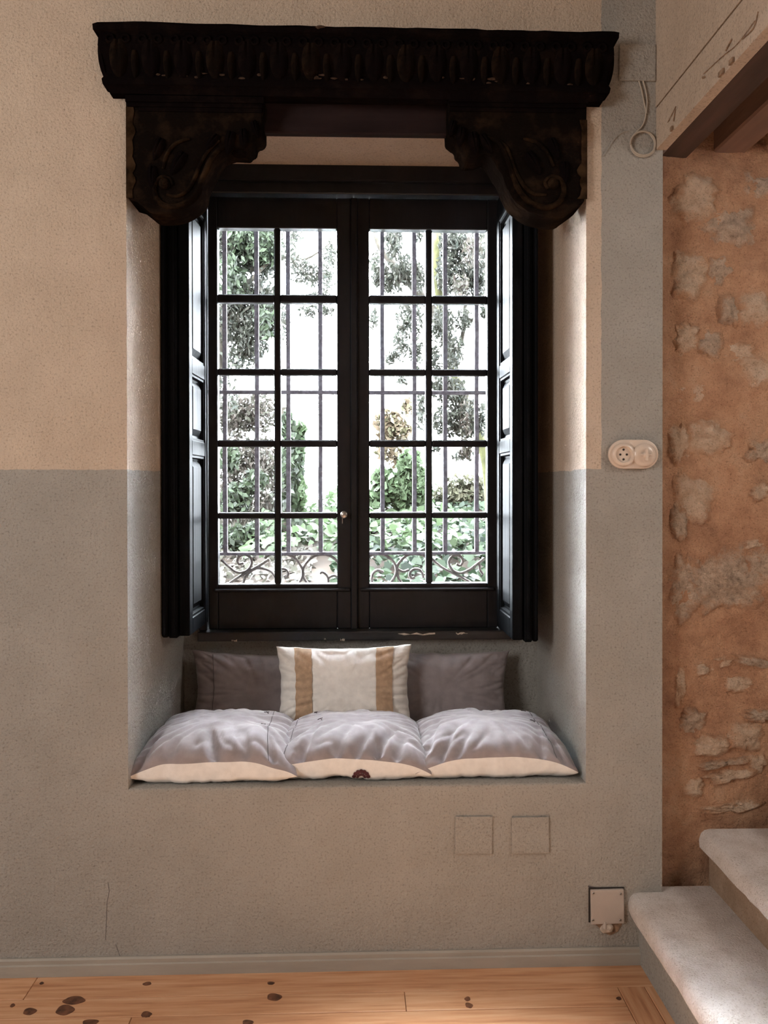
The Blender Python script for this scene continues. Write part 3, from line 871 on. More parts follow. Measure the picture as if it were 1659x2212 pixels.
def bracket(label, prof, scrolls, eye, lobes, pend, abacus, worn_x):
    yf, ybk = -.018, .10
    P = [at(x, y, yf) for x, y in prof]
    k0 = len(prof) - 4 - 12
    P = P[:k0] + smooth_curve(P[k0:-3], 3)[:-1] + P[-3:]
    poly = [(p.x, p.z) for p in P]
    root = thing('carved_bracket', label, 'bracket', (sum(p[0] for p in poly) / len(poly), 0, min(p[1] for p in poly)))
    m = MB(); m.prism(poly, yf, ybk); m.build('bracket_body', M['carved_body'], root, bevel=.004)
    for x0, x1_, y0, y1_, pr in abacus:
        a, b = at(x0, y1_, yf), at(x1_, y0, yf)
        m = MB(); m.box(a.x, b.x, yf - pr, yf - .0005, a.z, b.z); m.build('moulding', M['carved'], root, bevel=.003, seg=2)
    for pts, r in scrolls:
        c = smooth_curve([at(x, y, yf - .002) for x, y in pts])
        m = MB(); rr = [r * (.45 + .55 * math.sin(math.pi * (.12 + .76 * i / (len(c) - 1)))) for i in range(len(c))]
        m.tube(c, rr, 8); m.build('scroll', M['carved_worn'], root, smooth=True)
    ex, ey, er = eye
    c = at(ex, ey, yf); m = MB(); m.lathe([(er, .004), (er, -.008), (er * .8, -.014), (er * .4, -.018), (er * .05, -.019)], c, 'y', 18); m.build('volute_eye', M['carved_worn'], root, smooth=True)
    for lx, ly, lr, an in lobes:
        c = at(lx, ly, yf)
        m = MB(); me_ = leaf_relief(lr * 1.1, lr * 2.2, .018, True)
        Rm = Matrix.Translation(c) @ Matrix.Rotation(R(an), 4, 'Y')
        m.add([Rm @ Vector(v) for v in me_.v], me_.f); m.build('acanthus_leaf', M['carved'], root, smooth=True)
    px, py, pr, ph = pend
    c = at(px, py, .02); m = MB()
    m.lathe([(pr * .8, 0), (pr, -ph * .12), (pr * .85, -ph * .3), (pr * .95, -ph * .5), (pr, -ph * .8), (pr * .8, -ph * .95), (pr * .3, -ph)], c, 'z', 16)
    m.build('pendant', M['carved'], root, smooth=True)
    # underside ribs following the curve, the raw worn outer edge
    for off, r in ((.015, .005), (.045, .006), (.075, .005)):
        c = smooth_curve([Vector((at(x, y, yf).x, off, at(x, y, yf).z)) for x, y in scrolls[0][0]])
        m = MB(); m.tube(c, r, 7); m.build('rib', M['carved'], root, smooth=True)
    wa, wb, wy0, wy1 = worn_x                    # raw, split outer edge of the block
    a, b = at(wa, wy1, yf), at(wb, wy0, yf)
    m = MB(); nn = 22; lp, rp_ = [], []
    for i in range(nn + 1):
        z = a.z + (b.z - a.z) * i / nn
        wv = .45 + .55 * min(1, abs(noise.noise(Vector((z * 22, wa, 0)))) * 1.8)
        inn = (b.x - a.x) * wv
        lp.append((a.x if wa < 765 else b.x - inn, z)); rp_.append((a.x + inn if wa < 765 else b.x, z))
    for i in range(nn):
        m.prism([lp[i], rp_[i], rp_[i + 1], lp[i + 1]], yf - .0035, yf - .0005)
    m.build('worn_edge', M['worn_edge'], root)


profL = [(273, 214), (571, 214), (571, 240), (567, 246), (567, 282), (560, 291), (549, 293), (545, 310), (536, 313), (533, 320), (500, 318), (484, 323), (470, 334), (461, 350), (455, 364), (446, 380),
         (438, 398), (436, 414), (427, 430), (410, 444), (385, 456), (355, 461), (328, 460), (314, 450), (296, 436), (276, 430), (273, 400)]
scL = [([(492, 312), (470, 326), (452, 350), (440, 378), (430, 405), (415, 428), (388, 444), (358, 444), (338, 428), (334, 402), (348, 384), (366, 386), (372, 400)], .0085),
       ([(474, 304), (450, 326), (432, 356), (420, 386), (404, 412), (382, 424), (360, 420)], .006),
       ([(410, 300), (380, 310), (360, 335), (352, 365)], .006)]
bracket('carved scroll bracket under the left end of the cornice, straight pendant drop', profL, scL, (356, 398, .016),
        [(500, 285, .030, 10), (525, 280, .026, -5), (548, 262, .022, -15), (470, 292, .026, 35), (398, 330, .034, 30), (350, 300, .03, 20), (330, 360, .03, 0)],
        (518, 300, .0225, .052), [(273, 571, 214, 224, .016), (276, 568, 224, 232, .009), (300, 566, 236, 241, .005)], (273, 302, 232, 428))
profR = [(1268, 214), (968, 214), (968, 240), (970, 286), (982, 296), (990, 300), (992, 314), (1000, 318), (1003, 330), (1012, 338), (1036, 336), (1046, 330), (1058, 336), (1068, 350), (1076, 364), (1086, 378),
         (1092, 396), (1100, 412), (1110, 430), (1128, 446), (1150, 460), (1180, 468), (1214, 470), (1232, 458), (1250, 446), (1262, 436), (1266, 410)]
scR = [([(1052, 296), (1078, 308), (1092, 334), (1102, 362), (1112, 392), (1126, 418), (1150, 440), (1182, 448), (1208, 436), (1218, 412), (1210, 388), (1190, 382), (1178, 394), (1184, 408)], .0085),
       ([(1070, 298), (1092, 316), (1104, 344), (1116, 376), (1134, 404), (1156, 420), (1180, 420)], .006),
       ([(1130, 300), (1160, 308), (1182, 330), (1196, 360)], .006)]
bracket('carved scroll bracket under the right end of the cornice, ragged worn drop', profR, scR, (1194, 398, .016),
        [(1020, 286, .032, -10), (998, 276, .026, 8), (980, 262, .022, 15), (1040, 292, .028, -30), (1140, 330, .034, -30), (1190, 300, .03, -20), (1220, 350, .03, 0)],
        (1024, 318, .020, .036), [(968, 1268, 214, 224, .016), (971, 1265, 224, 232, .009), (972, 1240, 236, 241, .005)], (1242, 1268, 260, 430))

# ------------------------------------------------------------------ wrought iron grille outside the glass
GY = 0.755
gr = thing('iron_grille', 'wrought iron window grille with upright bars and scrolls outside the glass', 'grille', (0, GY, fz0 - .05))
gz0, gz1 = fz0 - .052, fz1
rg = random.Random(2)
for px in (486, 555, 623, 692, 759, 826, 895, 961.5, 1029.5):
    x = atx(px, 900, GY); hw = .0078
    m = MB(); pts = [(x + rg.uniform(-.0008, .0008), GY, atz(765, 1193, GY) + (gz1 - atz(765, 1193, GY)) * i / 10) for i in range(11)]
    for i in range(10):
        a, b = pts[i], pts[i + 1]
    vs2, fs2 = [], []
    for (xx, yy, zz) in pts:
        vs2 += [(xx - hw, yy - hw, zz), (xx + hw, yy - hw, zz), (xx + hw, yy + hw, zz), (xx - hw, yy + hw, zz)]
    for i in range(10):
        for k in range(4): fs2.append((i * 4 + k, i * 4 + (k + 1) % 4, i * 4 + 4 + (k + 1) % 4, i * 4 + 4 + k))
    m.add(vs2, fs2); m.build('bar', M['iron'], gr)
gxa, gxb = fx0 + .004, fx1 - .004
for py, h in ((848, .0072), (1195, .006)):
    z = atz(765, py, GY); m = MB(); m.box(gxa, gxb, GY - .010, GY + .010, z - h, z + h); m.build('crossbar', M['iron'], gr, bevel=.002)
def zc(pts, ox): return [(ox + x / 4.88, 880 + y / 4.88) for x, y in pts]
S3, S4 = 440, 740
curves = [
    zc([(185, 1605), (270, 1680), (350, 1735), (430, 1730), (490, 1680), (505, 1620), (480, 1570), (430, 1550), (375, 1570), (355, 1610), (375, 1650), (420, 1640)], S3),
    zc([(690, 1600), (590, 1665), (470, 1730), (350, 1800), (280, 1850), (230, 1900)], S3),
    zc([(400, 1900), (415, 1850), (440, 1790), (490, 1730), (560, 1695), (640, 1700), (710, 1730), (760, 1800)], S3),
    zc([(760, 1600), (820, 1555), (880, 1550), (960, 1590), (1010, 1650), (1045, 1720), (1055, 1790), (1090, 1850), (1130, 1900)], S3),
    zc([(1420, 1640), (1385, 1600), (1320, 1560), (1240, 1550), (1150, 1575), (1080, 1640), (1045, 1710), (1040, 1780), (1010, 1840), (970, 1890)], S3),
    zc([(780, 1720), (820, 1700), (870, 1710), (890, 1750), (870, 1790), (850, 1770)], S3),
    zc([(1225, 1750), (1250, 1735), (1290, 1760), (1310, 1810), (1310, 1900)], S3),
    zc([(1310, 1800), (1370, 1770), (1440, 1800)], S3),
    zc([(250, 1600), (300, 1560), (350, 1545), (430, 1550), (500, 1590), (550, 1650), (570, 1730), (590, 1800), (620, 1845), (660, 1900)], S4),
    zc([(900, 1600), (850, 1560), (760, 1545), (680, 1560), (610, 1620), (575, 1680), (560, 1760), (520, 1830), (480, 1880)], S4),
    zc([(430, 1740), (370, 1715), (320, 1750), (305, 1810), (320, 1860)], S4),
    zc([(580, 1700), (640, 1730), (700, 1710)], S4),
    zc([(850, 1800), (840, 1750), (800, 1705), (740, 1710), (705, 1760), (730, 1800), (760, 1790)], S4),
    zc([(900, 1570), (955, 1610), (1040, 1680), (1130, 1730), (1250, 1790), (1350, 1845), (1420, 1890)], S4),
    zc([(1500, 1590), (1420, 1650), (1340, 1710), (1250, 1745), (1170, 1725), (1125, 1660), (1130, 1600), (1180, 1560), (1240, 1570), (1265, 1620), (1240, 1665), (1200, 1650)], S4),
    zc([(1440, 1640), (1450, 1710), (1480, 1760)], S4)]
for c in curves:
    m = MB(); m.tube(smooth_curve([at(x, y, GY) for x, y in c], 5), .0055, 7); m.build('scroll', M['iron_scroll'], gr, smooth=True)
z = gz0 + .004; m = MB(); m.box(gxa, gxb, GY - .012, GY + .012, z - .003, z + .012); m.build('crossbar', M['iron'], gr, bevel=.002)

# ------------------------------------------------------------------ cushions
SEAT = nzb
def cushion(name, label, W, H, Tt, Tb, mat_t, mat_b, T, group, seed, k=.10, lying=True, crease=1.0, seam=.066, folds=()):
    root = thing(name, label, 'cushion', T.translation, group)
    iM = T
    nu, nv = 96, 76
    def outline(u, v):
        return Vector((W / 2 * u * (1 - k * (1 - v * v) * abs(u)), H / 2 * v * (1 - (.015 if lying else k) * (1 - u * u) * abs(v)), 0))
    def surf(u, v, side, lift=0.0):
        p = outline(u, v)
        t_ = max(0.0, (1 - abs(u) ** 3.0) * (1 - abs(v) ** 3.0)) ** (.46 if side > 0 or not lying else .12 + .30 * u * u * v * v)
        th = Tt if side > 0 else Tb
        h = th * t_
        cr = crease * (.35 if lying and side < 0 else 1)
        e = max(abs(u), abs(v))
        # folds: long sharp creases running in from corners and edges
        ang = math.atan2(v, u)
        q_ = Vector((p.x * 9 + seed, p.y * 9, side * 2.0))
        n1 = noise.noise(Vector((ang * 4.5 + seed, e * 1.2, side)))
        ridge = (1 - abs(n1)) ** 5
        h -= cr * .017 * ridge * (e ** 1.5) * t_ ** .5
        h += .006 * noise.fractal(q_, .9, 2.1, 3) * t_ ** .5
        for (fu0, fv0, fu1, fv1, fd) in folds if side > 0 else ():
            L2 = ((fu1 - fu0) * W / 2) ** 2 + ((fv1 - fv0) * H / 2) ** 2
            f_ = (((u - fu0) * (fu1 - fu0)) * W * W / 4 + ((v - fv0) * (fv1 - fv0)) * H * H / 4) / L2
            fc = min(1, max(0, f_)); dd = math.hypot((u - fu0 - fc * (fu1 - fu0)) * W / 2, (v - fv0 - fc * (fv1 - fv0)) * H / 2)
            sd_ = ((u - fu0) * (fv1 - fv0) * H - (v - fv0) * (fu1 - fu0) * W)
            wd_ = .008 if sd_ > 0 else .022
            h -= 1.5 * fd * math.exp(-(dd / wd_) ** 2) * (1 - fc) ** .6 * min(1, t_ * 2.5)
        # short gathers along the seam
        per = (u if abs(v) > abs(u) else v)
        g_ = noise.noise(Vector((per * 16 + seed * 2, side * 3, seed)))
        h += cr * .006 * g_ * max(0, (e - .55) / .45) * t_ ** .35
        p.z = side * (h + lift)
        p.x += .004 * noise.noise(Vector((v * 5, seed, 1))) * abs(u); p.y += .004 * noise.noise(Vector((u * 5, seed, 2))) * abs(v)
        if lying:
            drop = seam * (1 - (u * u * v * v) ** 1.6 * .62)
            drop += .010 * noise.noise(Vector((u * 2.2 + seed, v * 1.7, 5)))
            p.z = max(p.z + drop, .0025 if side < 0 else .005)
        return p
    def sm(s): return math.sin(math.pi / 2 * (2 * s - 1)) * .6 + (2 * s - 1) * .4
    obs = []
    for side, nm, mt in ((1, 'top_cover', mat_t), (-1, 'under_cover', mat_b)):
        m = MB(); m.grid(lambda a, b: iM @ surf(sm(a), sm(b), side), nu, nv, flip=side < 0)
        obs.append(m.build(nm, mt, root, smooth=False, normals=False))
        o = obs[-1]; o.data.polygons.foreach_set('use_smooth', [True] * len(o.data.polygons))
    return root, surf, obs, iM

def patch(surf, iM, u0, u1, v0, v1, name, mat, par, lift=.0012, side=1, nu=8, nv=52, rag=0.0):
    m = MB()
    def fn(a, b):
        u = u0 + (u1 - u0) * a; v = v0 + (v1 - v0) * b
        u += rag * noise.noise(Vector((v * 6, u0 * 5, 3)))
        return iM @ surf(u, v, side, lift)
    m.grid(fn, nu, nv); o = m.build(name, mat, par, normals=False)
    o.data.polygons.foreach_set('use_smooth', [True] * len(o.data.polygons)); return o

def strand(surf, iM, uv, name, mat, par, r=.0011, lift=.0006, side=1):
    m = MB(); pts = []
    for (a, b), (c, d) in zip(uv[:-1], uv[1:]):
        for k_ in range(8):
            f = k_ / 8; pts.append(iM @ surf(a + (c - a) * f, b + (d - b) * f, side, lift))
    pts.append(iM @ surf(*uv[-1], side, lift))
    m.tube(pts, r, 5); return m.build(name, mat, par, smooth=True)

def knot_tie(surf, iM, u, v, par):
    for a, b in (((-.035, -.02), (.035, .01)), ((0, 0), (.03, -.05)), ((-.01, .03), (.02, -.01))):
        strand(surf, iM, [(u + a[0], v + a[1]), (u + b[0], v + b[1])], 'ribbon_tie', M['thread'], par, .0013, .001)

def flat(cx, cy, rz, tx=0, ty=0, dz=0):
    return Matrix.Translation((cx, cy, SEAT + dz)) @ Matrix.Rotation(R(rz), 4, 'Z') @ Matrix.Rotation(R(tx), 4, 'X') @ Matrix.Rotation(R(ty), 4, 'Y')
v_, c_ = M['velvet'], M['cream']
g1 = 'velvet seat cushions laid flat along the niche'
r1, s1, o1, m1 = cushion('seat_cushion', 'mauve velvet seat cushion with cream underside lying in the left corner', .492, .42, 0.078, .080, v_, c_, flat(-.407, .225, -1.5), g1, 1.3, folds=((-.86, -.98, -.74, -.45, .012), (.06, -.98, -.14, -.35, .020), (.40, -.98, .34, -.5, .012), (.72, -.95, .60, -.4, .010), (-.5, -.98, -.45, -.7, .008)))
r2, s2, o2, m2 = cushion('seat_cushion', 'middle seat cushion, mauve velvet, maroon flower stitched on its cream underside', 0.485, .40, .070, .078, v_, c_, flat(-.012, .225, -2), g1, 5.2, folds=((.12, -.97, .30, -.45, .012), (.36, -.95, .62, -.25, .018), (.60, -.95, .74, -.5, .010), (-.12, -.97, 0, -.4, .012), (-.55, -.97, -.42, -.2, .014), (-.8, -.6, -.4, -.1, .010)))
r3, s3, o3, m3 = cushion('seat_cushion', 'mauve velvet seat cushion with cream underside lying in the right corner', .482, .40, .070, .078, v_, c_, flat(.412, .225, 1.0), g1, 9.1, folds=((-.66, -.96, -.42, -.3, .018), (-.85, -.8, -.66, .1, .014), (-.45, -.97, -.3, -.6, .010), (.86, -.95, .72, -.4, .012), (.58, -.97, .64, -.3, .012), (.35, -.97, .36, -.7, .006)))
strand(s1, m1, [(.60, .95), (.62, .3), (.62, -.3), (.66, -.97)], 'seam', M['thread'], r1)
strand(s3, m3, [(.70, .95), (.70, .3), (.72, -.3), (.74, -.97)], 'seam', M['thread'], r3)
strand(s2, m2, [(-.78, .95), (-.76, .3), (-.78, -.3), (-.80, -.97)], 'seam', M['thread'], r2)
knot_tie(s1, m1, .52, .30, r1); knot_tie(s1, m1, .55, -.25, r1)
knot_tie(s2, m2, -.52, .45, r2); knot_tie(s2, m2, -.42, -.05, r2); knot_tie(s3, m3, .60, .45, r3); knot_tie(s3, m3, .64, -.05, r3)
# embroidered flower on the cream front of the middle cushion
from mathutils.bvhtree import BVHTree
cover = BVHTree.FromPolygons([v.co for v in o2[1].data.vertices], [tuple(p.vertices) for p in o2[1].data.polygons])
fm = MB()
for k_ in range(7):
    a = math.pi * (k_ + .5) / 7
    for rr, wd in ((.021, .0062), (.011, .0042)):
        pts = []
        cu = .12
        for jj in range(8):
            b = 2 * math.pi * jj / 8
            du = (math.cos(a) * rr + math.cos(b) * wd) / (.24); dv = 0.0
            pz = (math.sin(a) * rr + math.sin(b) * wd)
            pts.append((cu + du, pz))
        def onface(u, zoff):                     # lay the stitching on the cover's front
            x = m2.translation.x + u * .2425
            hit = cover.ray_cast(Vector((x, -1, SEAT + .012 + zoff)), Vector((0, 1, 0)))[0]
            return (hit or Vector((x, .04, SEAT + .012 + zoff))) + Vector((0, -.0022, 0))
        vs2 = [onface(u, zo) for u, zo in pts]
        fm.add(vs2, [tuple(range(8))])
fm.build('embroidered_flower', M['maroon'], r2)

def upright(cx, cy, cz, tilt, roll, yaw=0):
    # local x across, local y up the cushion, local z towards the viewer
    return Matrix.Translation((cx, cy, cz)) @ Matrix.Rotation(R(yaw), 4, 'Z') @ Matrix.Rotation(R(90 - tilt), 4, 'X') @ Matrix.Rotation(R(roll), 4, 'Z')
g2 = 'velvet cushions leaning against the back of the niche'
rA, sA, oA, mA = cushion('back_cushion', 'mauve velvet cushion propped against the niche back on the left', .50, .285, .050, .036, v_, v_, upright(-.325, .540, SEAT + .142, 13, -1), g2, 13.7, k=.10, lying=False, crease=.8)
rB, sB, oB, mB = cushion('back_cushion', 'mauve velvet cushion propped against the niche back on the right', .50, .285, .050, .036, v_, v_, upright(.298, .540, SEAT + .142, 13, -1), g2, 17.1, k=.10, lying=False, crease=.8)
for rt, s_, mm in ((rA, sA, mA), (rB, sB, mB)):
    strand(s_, mm, [(-.70, .95), (-.70, .3), (-.70, -.3), (-.70, -.95)], 'seam', M['thread'], rt)
rW, sW, oW, mW = cushion('striped_cushion', 'off-white linen cushion with two tan bands standing in the middle', .462, .290, .058, .045, M['linen'], M['linen'], upright(-.037, .440, SEAT + .176, 12, 0.5), None, 21.9, k=.075, lying=False, crease=1.0)
patch(sW, mW, -.735, -.475, -.90, .985, 'tan_band', M['tan'], rW, rag=.012, lift=.0035)
patch(sW, mW, .475, .735, -.985, .985, 'tan_band', M['tan'], rW, rag=.012, lift=.0035)

# ------------------------------------------------------------------ electrical fittings
yw = -.0008
sock = thing('socket_and_switch', 'white porcelain double plate with round socket and rotary switch', 'socket', (atx(1366, 982), yw, atz(1366, 982)))
def stadium(cx, cz, hw, hh, n=16):
    pts = []
    for k_ in range(n + 1): a = -math.pi / 2 + math.pi * k_ / n; pts.append((cx + (hw - hh) + hh * math.cos(a), cz + hh * math.sin(a)))
    for k_ in range(n + 1): a = math.pi / 2 + math.pi * k_ / n; pts.append((cx - (hw - hh) + hh * math.cos(a), cz + hh * math.sin(a)))
    return pts
c = at(1365.5, 981.5); k = .00133
m = MB(); m.prism(stadium(c.x, c.z, 54.5 * k, 31.5 * k), yw - .014, yw); m.build('base_plate', M['porcelain'], sock, smooth=True, bevel=.004, seg=3)
cs = at(1346, 982, -.014)
m = MB(); m.lathe([(.034, 0), (.034, -.006), (.030, -.010), (.0245, -.011), (.0225, -.009), (.0220, -.003), (.001, -.003)], (cs.x, yw - .0138, cs.z), 'y', 32); so = m.build('socket_outlet', M['porcelain'], sock, smooth=True)
for dx, dz in ((-.0095, 0), (.0095, 0), (0, .014), (0, -.014)):
    m = MB(); m.lathe([(.0032, .001), (.0032, -.0008), (.001, -.0009)], (cs.x + dx, yw - .0172, cs.z + dz), 'y', 10); m.build('pin_hole', M['dark_hole'], so)
cr = at(1391, 983, -.014)
m = MB(); m.lathe([(.034, 0), (.034, -.005), (.030, -.010), (.022, -.013), (.012, -.015), (.001, -.016)], (cr.x, yw - .0138, cr.z), 'y', 32); rot = m.build('rotary_switch', M['porcelain'], sock, smooth=True)
m = MB(); m.lathe([(.011, 0), (.009, -.006), (.006, -.010), (.001, -.011)], (cr.x, yw - .029, cr.z), 'y', 16)
m.box(cr.x - .004, cr.x + .004, yw - .042, yw - .028, cr.z - .018, cr.z + .018); m.build('switch_knob', M['porcelain'], rot, bevel=.0015)
m = MB(); m.box(cr.x - .016, cr.x + .016, yw - .036, yw - .028, cr.z - .003, cr.z + .003); m.build('switch_wing', M['porcelain'], rot, bevel=.0015)

def plate(name, label, px0, px1, py0, py1, th, mat, tilt=0, cat='cover plate', group=None):
    a, b = at(px0, py1), at(px1, py0)
    root = thing(name, label, cat, ((a.x + b.x) / 2, yw, a.z), group)
    m = MB(); Mt = Matrix.Translation(((a.x + b.x) / 2, 0, (a.z + b.z) / 2)) @ Matrix.Rotation(R(tilt), 4, 'Y')
    m.box(-(b.x - a.x) / 2, (b.x - a.x) / 2, yw - th, yw, -(b.z - a.z) / 2, (b.z - a.z) / 2, Mt)
    return root, m, a, b
gp = 'painted square cover plates under the niche'
rt, m, _, _ = plate('cover_plate', 'blank square cover plate painted grey, the one further left below the niche', 983, 1063, 1762, 1844, .004, None, .4, group=gp)
m.build('plate_face', M['plaster_grey'], rt, bevel=.003, seg=2)
rt, m, _, _ = plate('cover_plate', 'blank square cover plate painted grey, the one nearer the stairs below the niche', 1105, 1185, 1763, 1843, .006, None, -.3, group=gp)
m.build('plate_face', M['plaster_grey'], rt, bevel=.003, seg=2)
rt, m, a, b = plate('cable_plate', 'grey painted square plate beside the right end of the cornice, cable below it', 1336, 1415, 98, 176, .008, None, .5)
m.build('plate_face', M['plaster_grey'], rt, bevel=.003, seg=2)
cb = thing('coiled_cable', 'thin pale cable hanging from the upper plate and coiled into a ring', 'cable', (atx(1390, 310), yw, atz(1390, 340)))
pts1 = [(1380, 174), (1386, 195), (1391, 220), (1395, 240), (1393, 258), (1386, 274), (1376, 284), (1366, 296), (1362, 312)]
pts2 = [(1389, 174), (1395, 196), (1398, 220), (1396, 245)]
def cab(pts, r, y=-.004): return smooth_curve([at(x, yy, y) for x, yy in pts])
m = MB(); m.tube(cab(pts1, 0), .0024, 7); m.build('strand', M['cable'], cb, smooth=True)
m = MB(); m.tube(cab(pts2, 0, -.005), .0022, 7); m.build('strand', M['cable'], cb, smooth=True)
m = MB(); co = []
for i in range(100):
    a = 2 * math.pi * i / 32 + 2.6
    rr = (27 + 1.6 * math.sin(i * .21)) * k
    cc = at(1390 + 1.2 * math.sin(i * .1), 310 + 1.5 * math.cos(i * .13), -.004 - .00006 * i); co.append(cc + Vector((rr * math.cos(a), 0, rr * math.sin(a))))
m.tube(co, .0024, 7); m.build('coil', M['cable'], cb, smooth=True)
m = MB(); m.tube(cab([(1356, 284), (1342, 288), (1325, 304), (1312, 325), (1303, 338)], 0, -.0012), .0035, 7, flat=.6); m.build('buried_strand', M['plaster_grey'], cb, smooth=True)

rt, m, a, b = plate('junction_box', 'square grey junction box with four corner screws low beside the stone step', 1274.5, 1346, 1918, 1993, .010, None, -.8, 'junction box')
m.build('lid', M['plastic_grey'], rt, bevel=.003, seg=2)
m = MB(); m.box(a.x - .005, b.x + .002, yw - .003, yw, a.z + .002, b.z + .004); m.build('recess_shadow_gap', M['dark_hole'], rt, bevel=.001)
for px, py in ((1282, 1930), (1341, 1931), (1281, 1988), (1340, 1988)):
    c = at(px, py, -.011); m = MB(); m.lathe([(.0038, .002), (.0038, -.0006), (.0030, -.0012), (.0008, -.0008)], (c.x, yw - .0105, c.z), 'y', 14); sc_ = m.build('screw', M['steel'], rt, smooth=True)
    m = MB(); m.box(c.x - .0026, c.x + .0026, yw - .0121, yw - .0116, c.z - .0004, c.z + .0004, Matrix.Identity(4)); m.build('slot', M['dark_hole'], sc_)
# broken plaster with a filler lump and cable stub under it
m = MB(); pts = [(1282, 1991), (1292, 2002), (1303, 2014), (1318, 2020), (1334, 2012), (1342, 1998), (1344, 1991)]
m.prism([(at(x, y).x, at(x, y).z) for x, y in pts], yw - .0012, yw); m.build('broken_plaster', M['chip'], rt)
m = MB(); nn = 14
def lump(u, v):
    th, ph = 2 * math.pi * u, math.pi / 2 * v
    c = at(1312, 2004)
    rr = 1 + .35 * noise.noise(Vector((math.cos(th) * 1.5, math.sin(th) * 1.5, v * 2)))
    return (c.x + .021 * rr * math.cos(th) * math.cos(ph), yw - .001 - .010 * math.sin(ph) * rr, c.z + .015 * rr * math.sin(th) * math.cos(ph))
m.grid(lump, nn, 6); m.build('filler_lump', M['filler'], rt, smooth=True)
m = MB(); c = at(1305, 1992); m.tube([(c.x, yw - .006, c.z + .006), (c.x, yw - .007, c.z - .014)], .0055, 8); m.build('cable_gland', M['plastic_grey'], rt, smooth=True)

# ------------------------------------------------------------------ garden
def leafcloud(name, blobs, Y, size, aspect, mat, parent=None, droop=0.5, seed=1, spread=None):
    rng = np.random.default_rng(seed)
    C = []
    for (px, py, rx, ry, n) in blobs:
        c = at(px, py, Y); s = (Y + CAM_D) / FPX
        n = int(n * 1.9)
        d = rng.normal(size=(n, 3)); d /= np.linalg.norm(d, axis=1)[:, None]
        d *= rng.random((n, 1)) ** .42
        # sprays: pull leaves towards a handful of twigs
        dep = spread if spread else max(rx, ry) * s * .9
        P = np.array(c) + d * np.array([rx * s, dep, ry * s])
        C.append(P)
    C = np.concatenate(C); n = len(C)
    ax = rng.normal(size=(n, 3)); ax[:, 2] -= droop * 2; ax /= np.linalg.norm(ax, axis=1)[:, None]
    sd = np.cross(ax, rng.normal(size=(n, 3))); sd /= np.linalg.norm(sd, axis=1)[:, None]
    nr = np.cross(ax, sd)
    L = size * rng.uniform(.6, 1.35, (n, 1)); Wd = L * aspect
    v = np.stack([C - ax * L * .5, C - ax * L * .1 + sd * Wd * .5 + nr * L * .06, C + ax * L * .5, C - ax * L * .1 - sd * Wd * .5 + nr * L * .06], 1).reshape(-1, 3)
    me = bpy.data.meshes.new(name)
    me.vertices.add(4 * n); me.vertices.foreach_set('co', v.ravel())
    me.loops.add(4 * n); me.loops.foreach_set('vertex_index', np.arange(4 * n))
    me.polygons.add(n); me.polygons.foreach_set('loop_start', np.arange(0, 4 * n, 4)); me.polygons.foreach_set('loop_total', np.full(n, 4))
    me.materials.append(mat); me.update(); me.validate()
    o = bpy.data.objects.new(name, me); COL.objects.link(o); o['kind'] = 'stuff'
    if parent: attach(o, parent)
    return o

def limb(pts, Y, r0, r1, name, mat, parent):
    c = smooth_curve([at(x, y, Y + (z if True else 0)) for x, y, z in pts], 5)
    m = MB(); n = len(c); m.tube(c, [r0 + (r1 - r0) * i / (n - 1) for i in range(n)], 9)
    return m.build(name, mat, parent, smooth=True)

GZ = 0.42
def ground_z(x, y):
    if y < 4: return GZ
    t_ = min(1, (y - 4) / 5.5)
    right = 1 / (1 + math.exp(-(x + .2) * 1.6))
    return GZ + t_ ** 1.3 * (.62 + .18 * right) + .05 * noise.noise(Vector((x * 1.2, y * 1.2, 0)))
gm = MB()
gm.grid(lambda u, v: (-8 + 17 * u, .81 + 9.25 * v, ground_z(-8 + 17 * u, .81 + 9.25 * v)), 60, 50)
struct('ground', gm, M['soil'], smooth=True)

# ivy bed on the bank
def ivybed(name, label, x0, x1, y0, y1, n, size, mat, seed, hmax=.12):
    rng = np.random.default_rng(seed)
    P = []
    while len(P) < n:
        x, y = rng.uniform(x0, x1), rng.uniform(y0, y1)
        if rng.random() < .45 + .55 * noise.noise(Vector((x * 1.5, y * 1.5, seed))): continue
        P.append((x, y, ground_z(x, y) + hmax * (.3 + .7 * rng.random()) * (1 + noise.noise(Vector((x * 3, y * 3, 2))))))
    C = np.array(P)
    ax = rng.normal(size=(n, 3)) + np.array([0, -1.2, -.5]); ax /= np.linalg.norm(ax, axis=1)[:, None]
    sd = np.cross(ax, rng.normal(size=(n, 3)) * .5 + np.array([0, -.5, 1.0])); sd /= np.linalg.norm(sd, axis=1)[:, None]
    nr = np.cross(ax, sd)
    L = size * rng.uniform(.6, 1.3, (n, 1))
    pts = [(-.45, 0, 0), (-.25, .5, .08), (.1, .38, .04), (.55, 0, 0), (.1, -.38, .04), (-.25, -.5, .08)]
    v = np.stack([C + ax * L * a + sd * L * b + nr * L * c for a, b, c in pts], 1).reshape(-1, 3)
    me = bpy.data.meshes.new(name)
    me.vertices.add(6 * n); me.vertices.foreach_set('co', v.ravel())
    me.loops.add(6 * n); me.loops.foreach_set('vertex_index', np.arange(6 * n))
    me.polygons.add(n); me.polygons.foreach_set('loop_start', np.arange(0, 6 * n, 6)); me.polygons.foreach_set('loop_total', np.full(n, 6))
    me.materials.append(mat); me.update(); me.validate()
    o = bpy.data.objects.new(name, me); COL.objects.link(o)
    return tag(o, label, 'ivy', kind='stuff')
ivybed('ivy_leaves', 'dark green ivy covering the garden bank', -.2, 3.4, 4.0, 9.8, 5200, .095, M['leaf_ivy'], 3)
ivybed('ivy_leaves', 'bright green ivy patch along the top of the garden bank', -1.2, 1.2, 6.2, 9.6, 1500, .10, M['leaf_bright'], 4, .22)
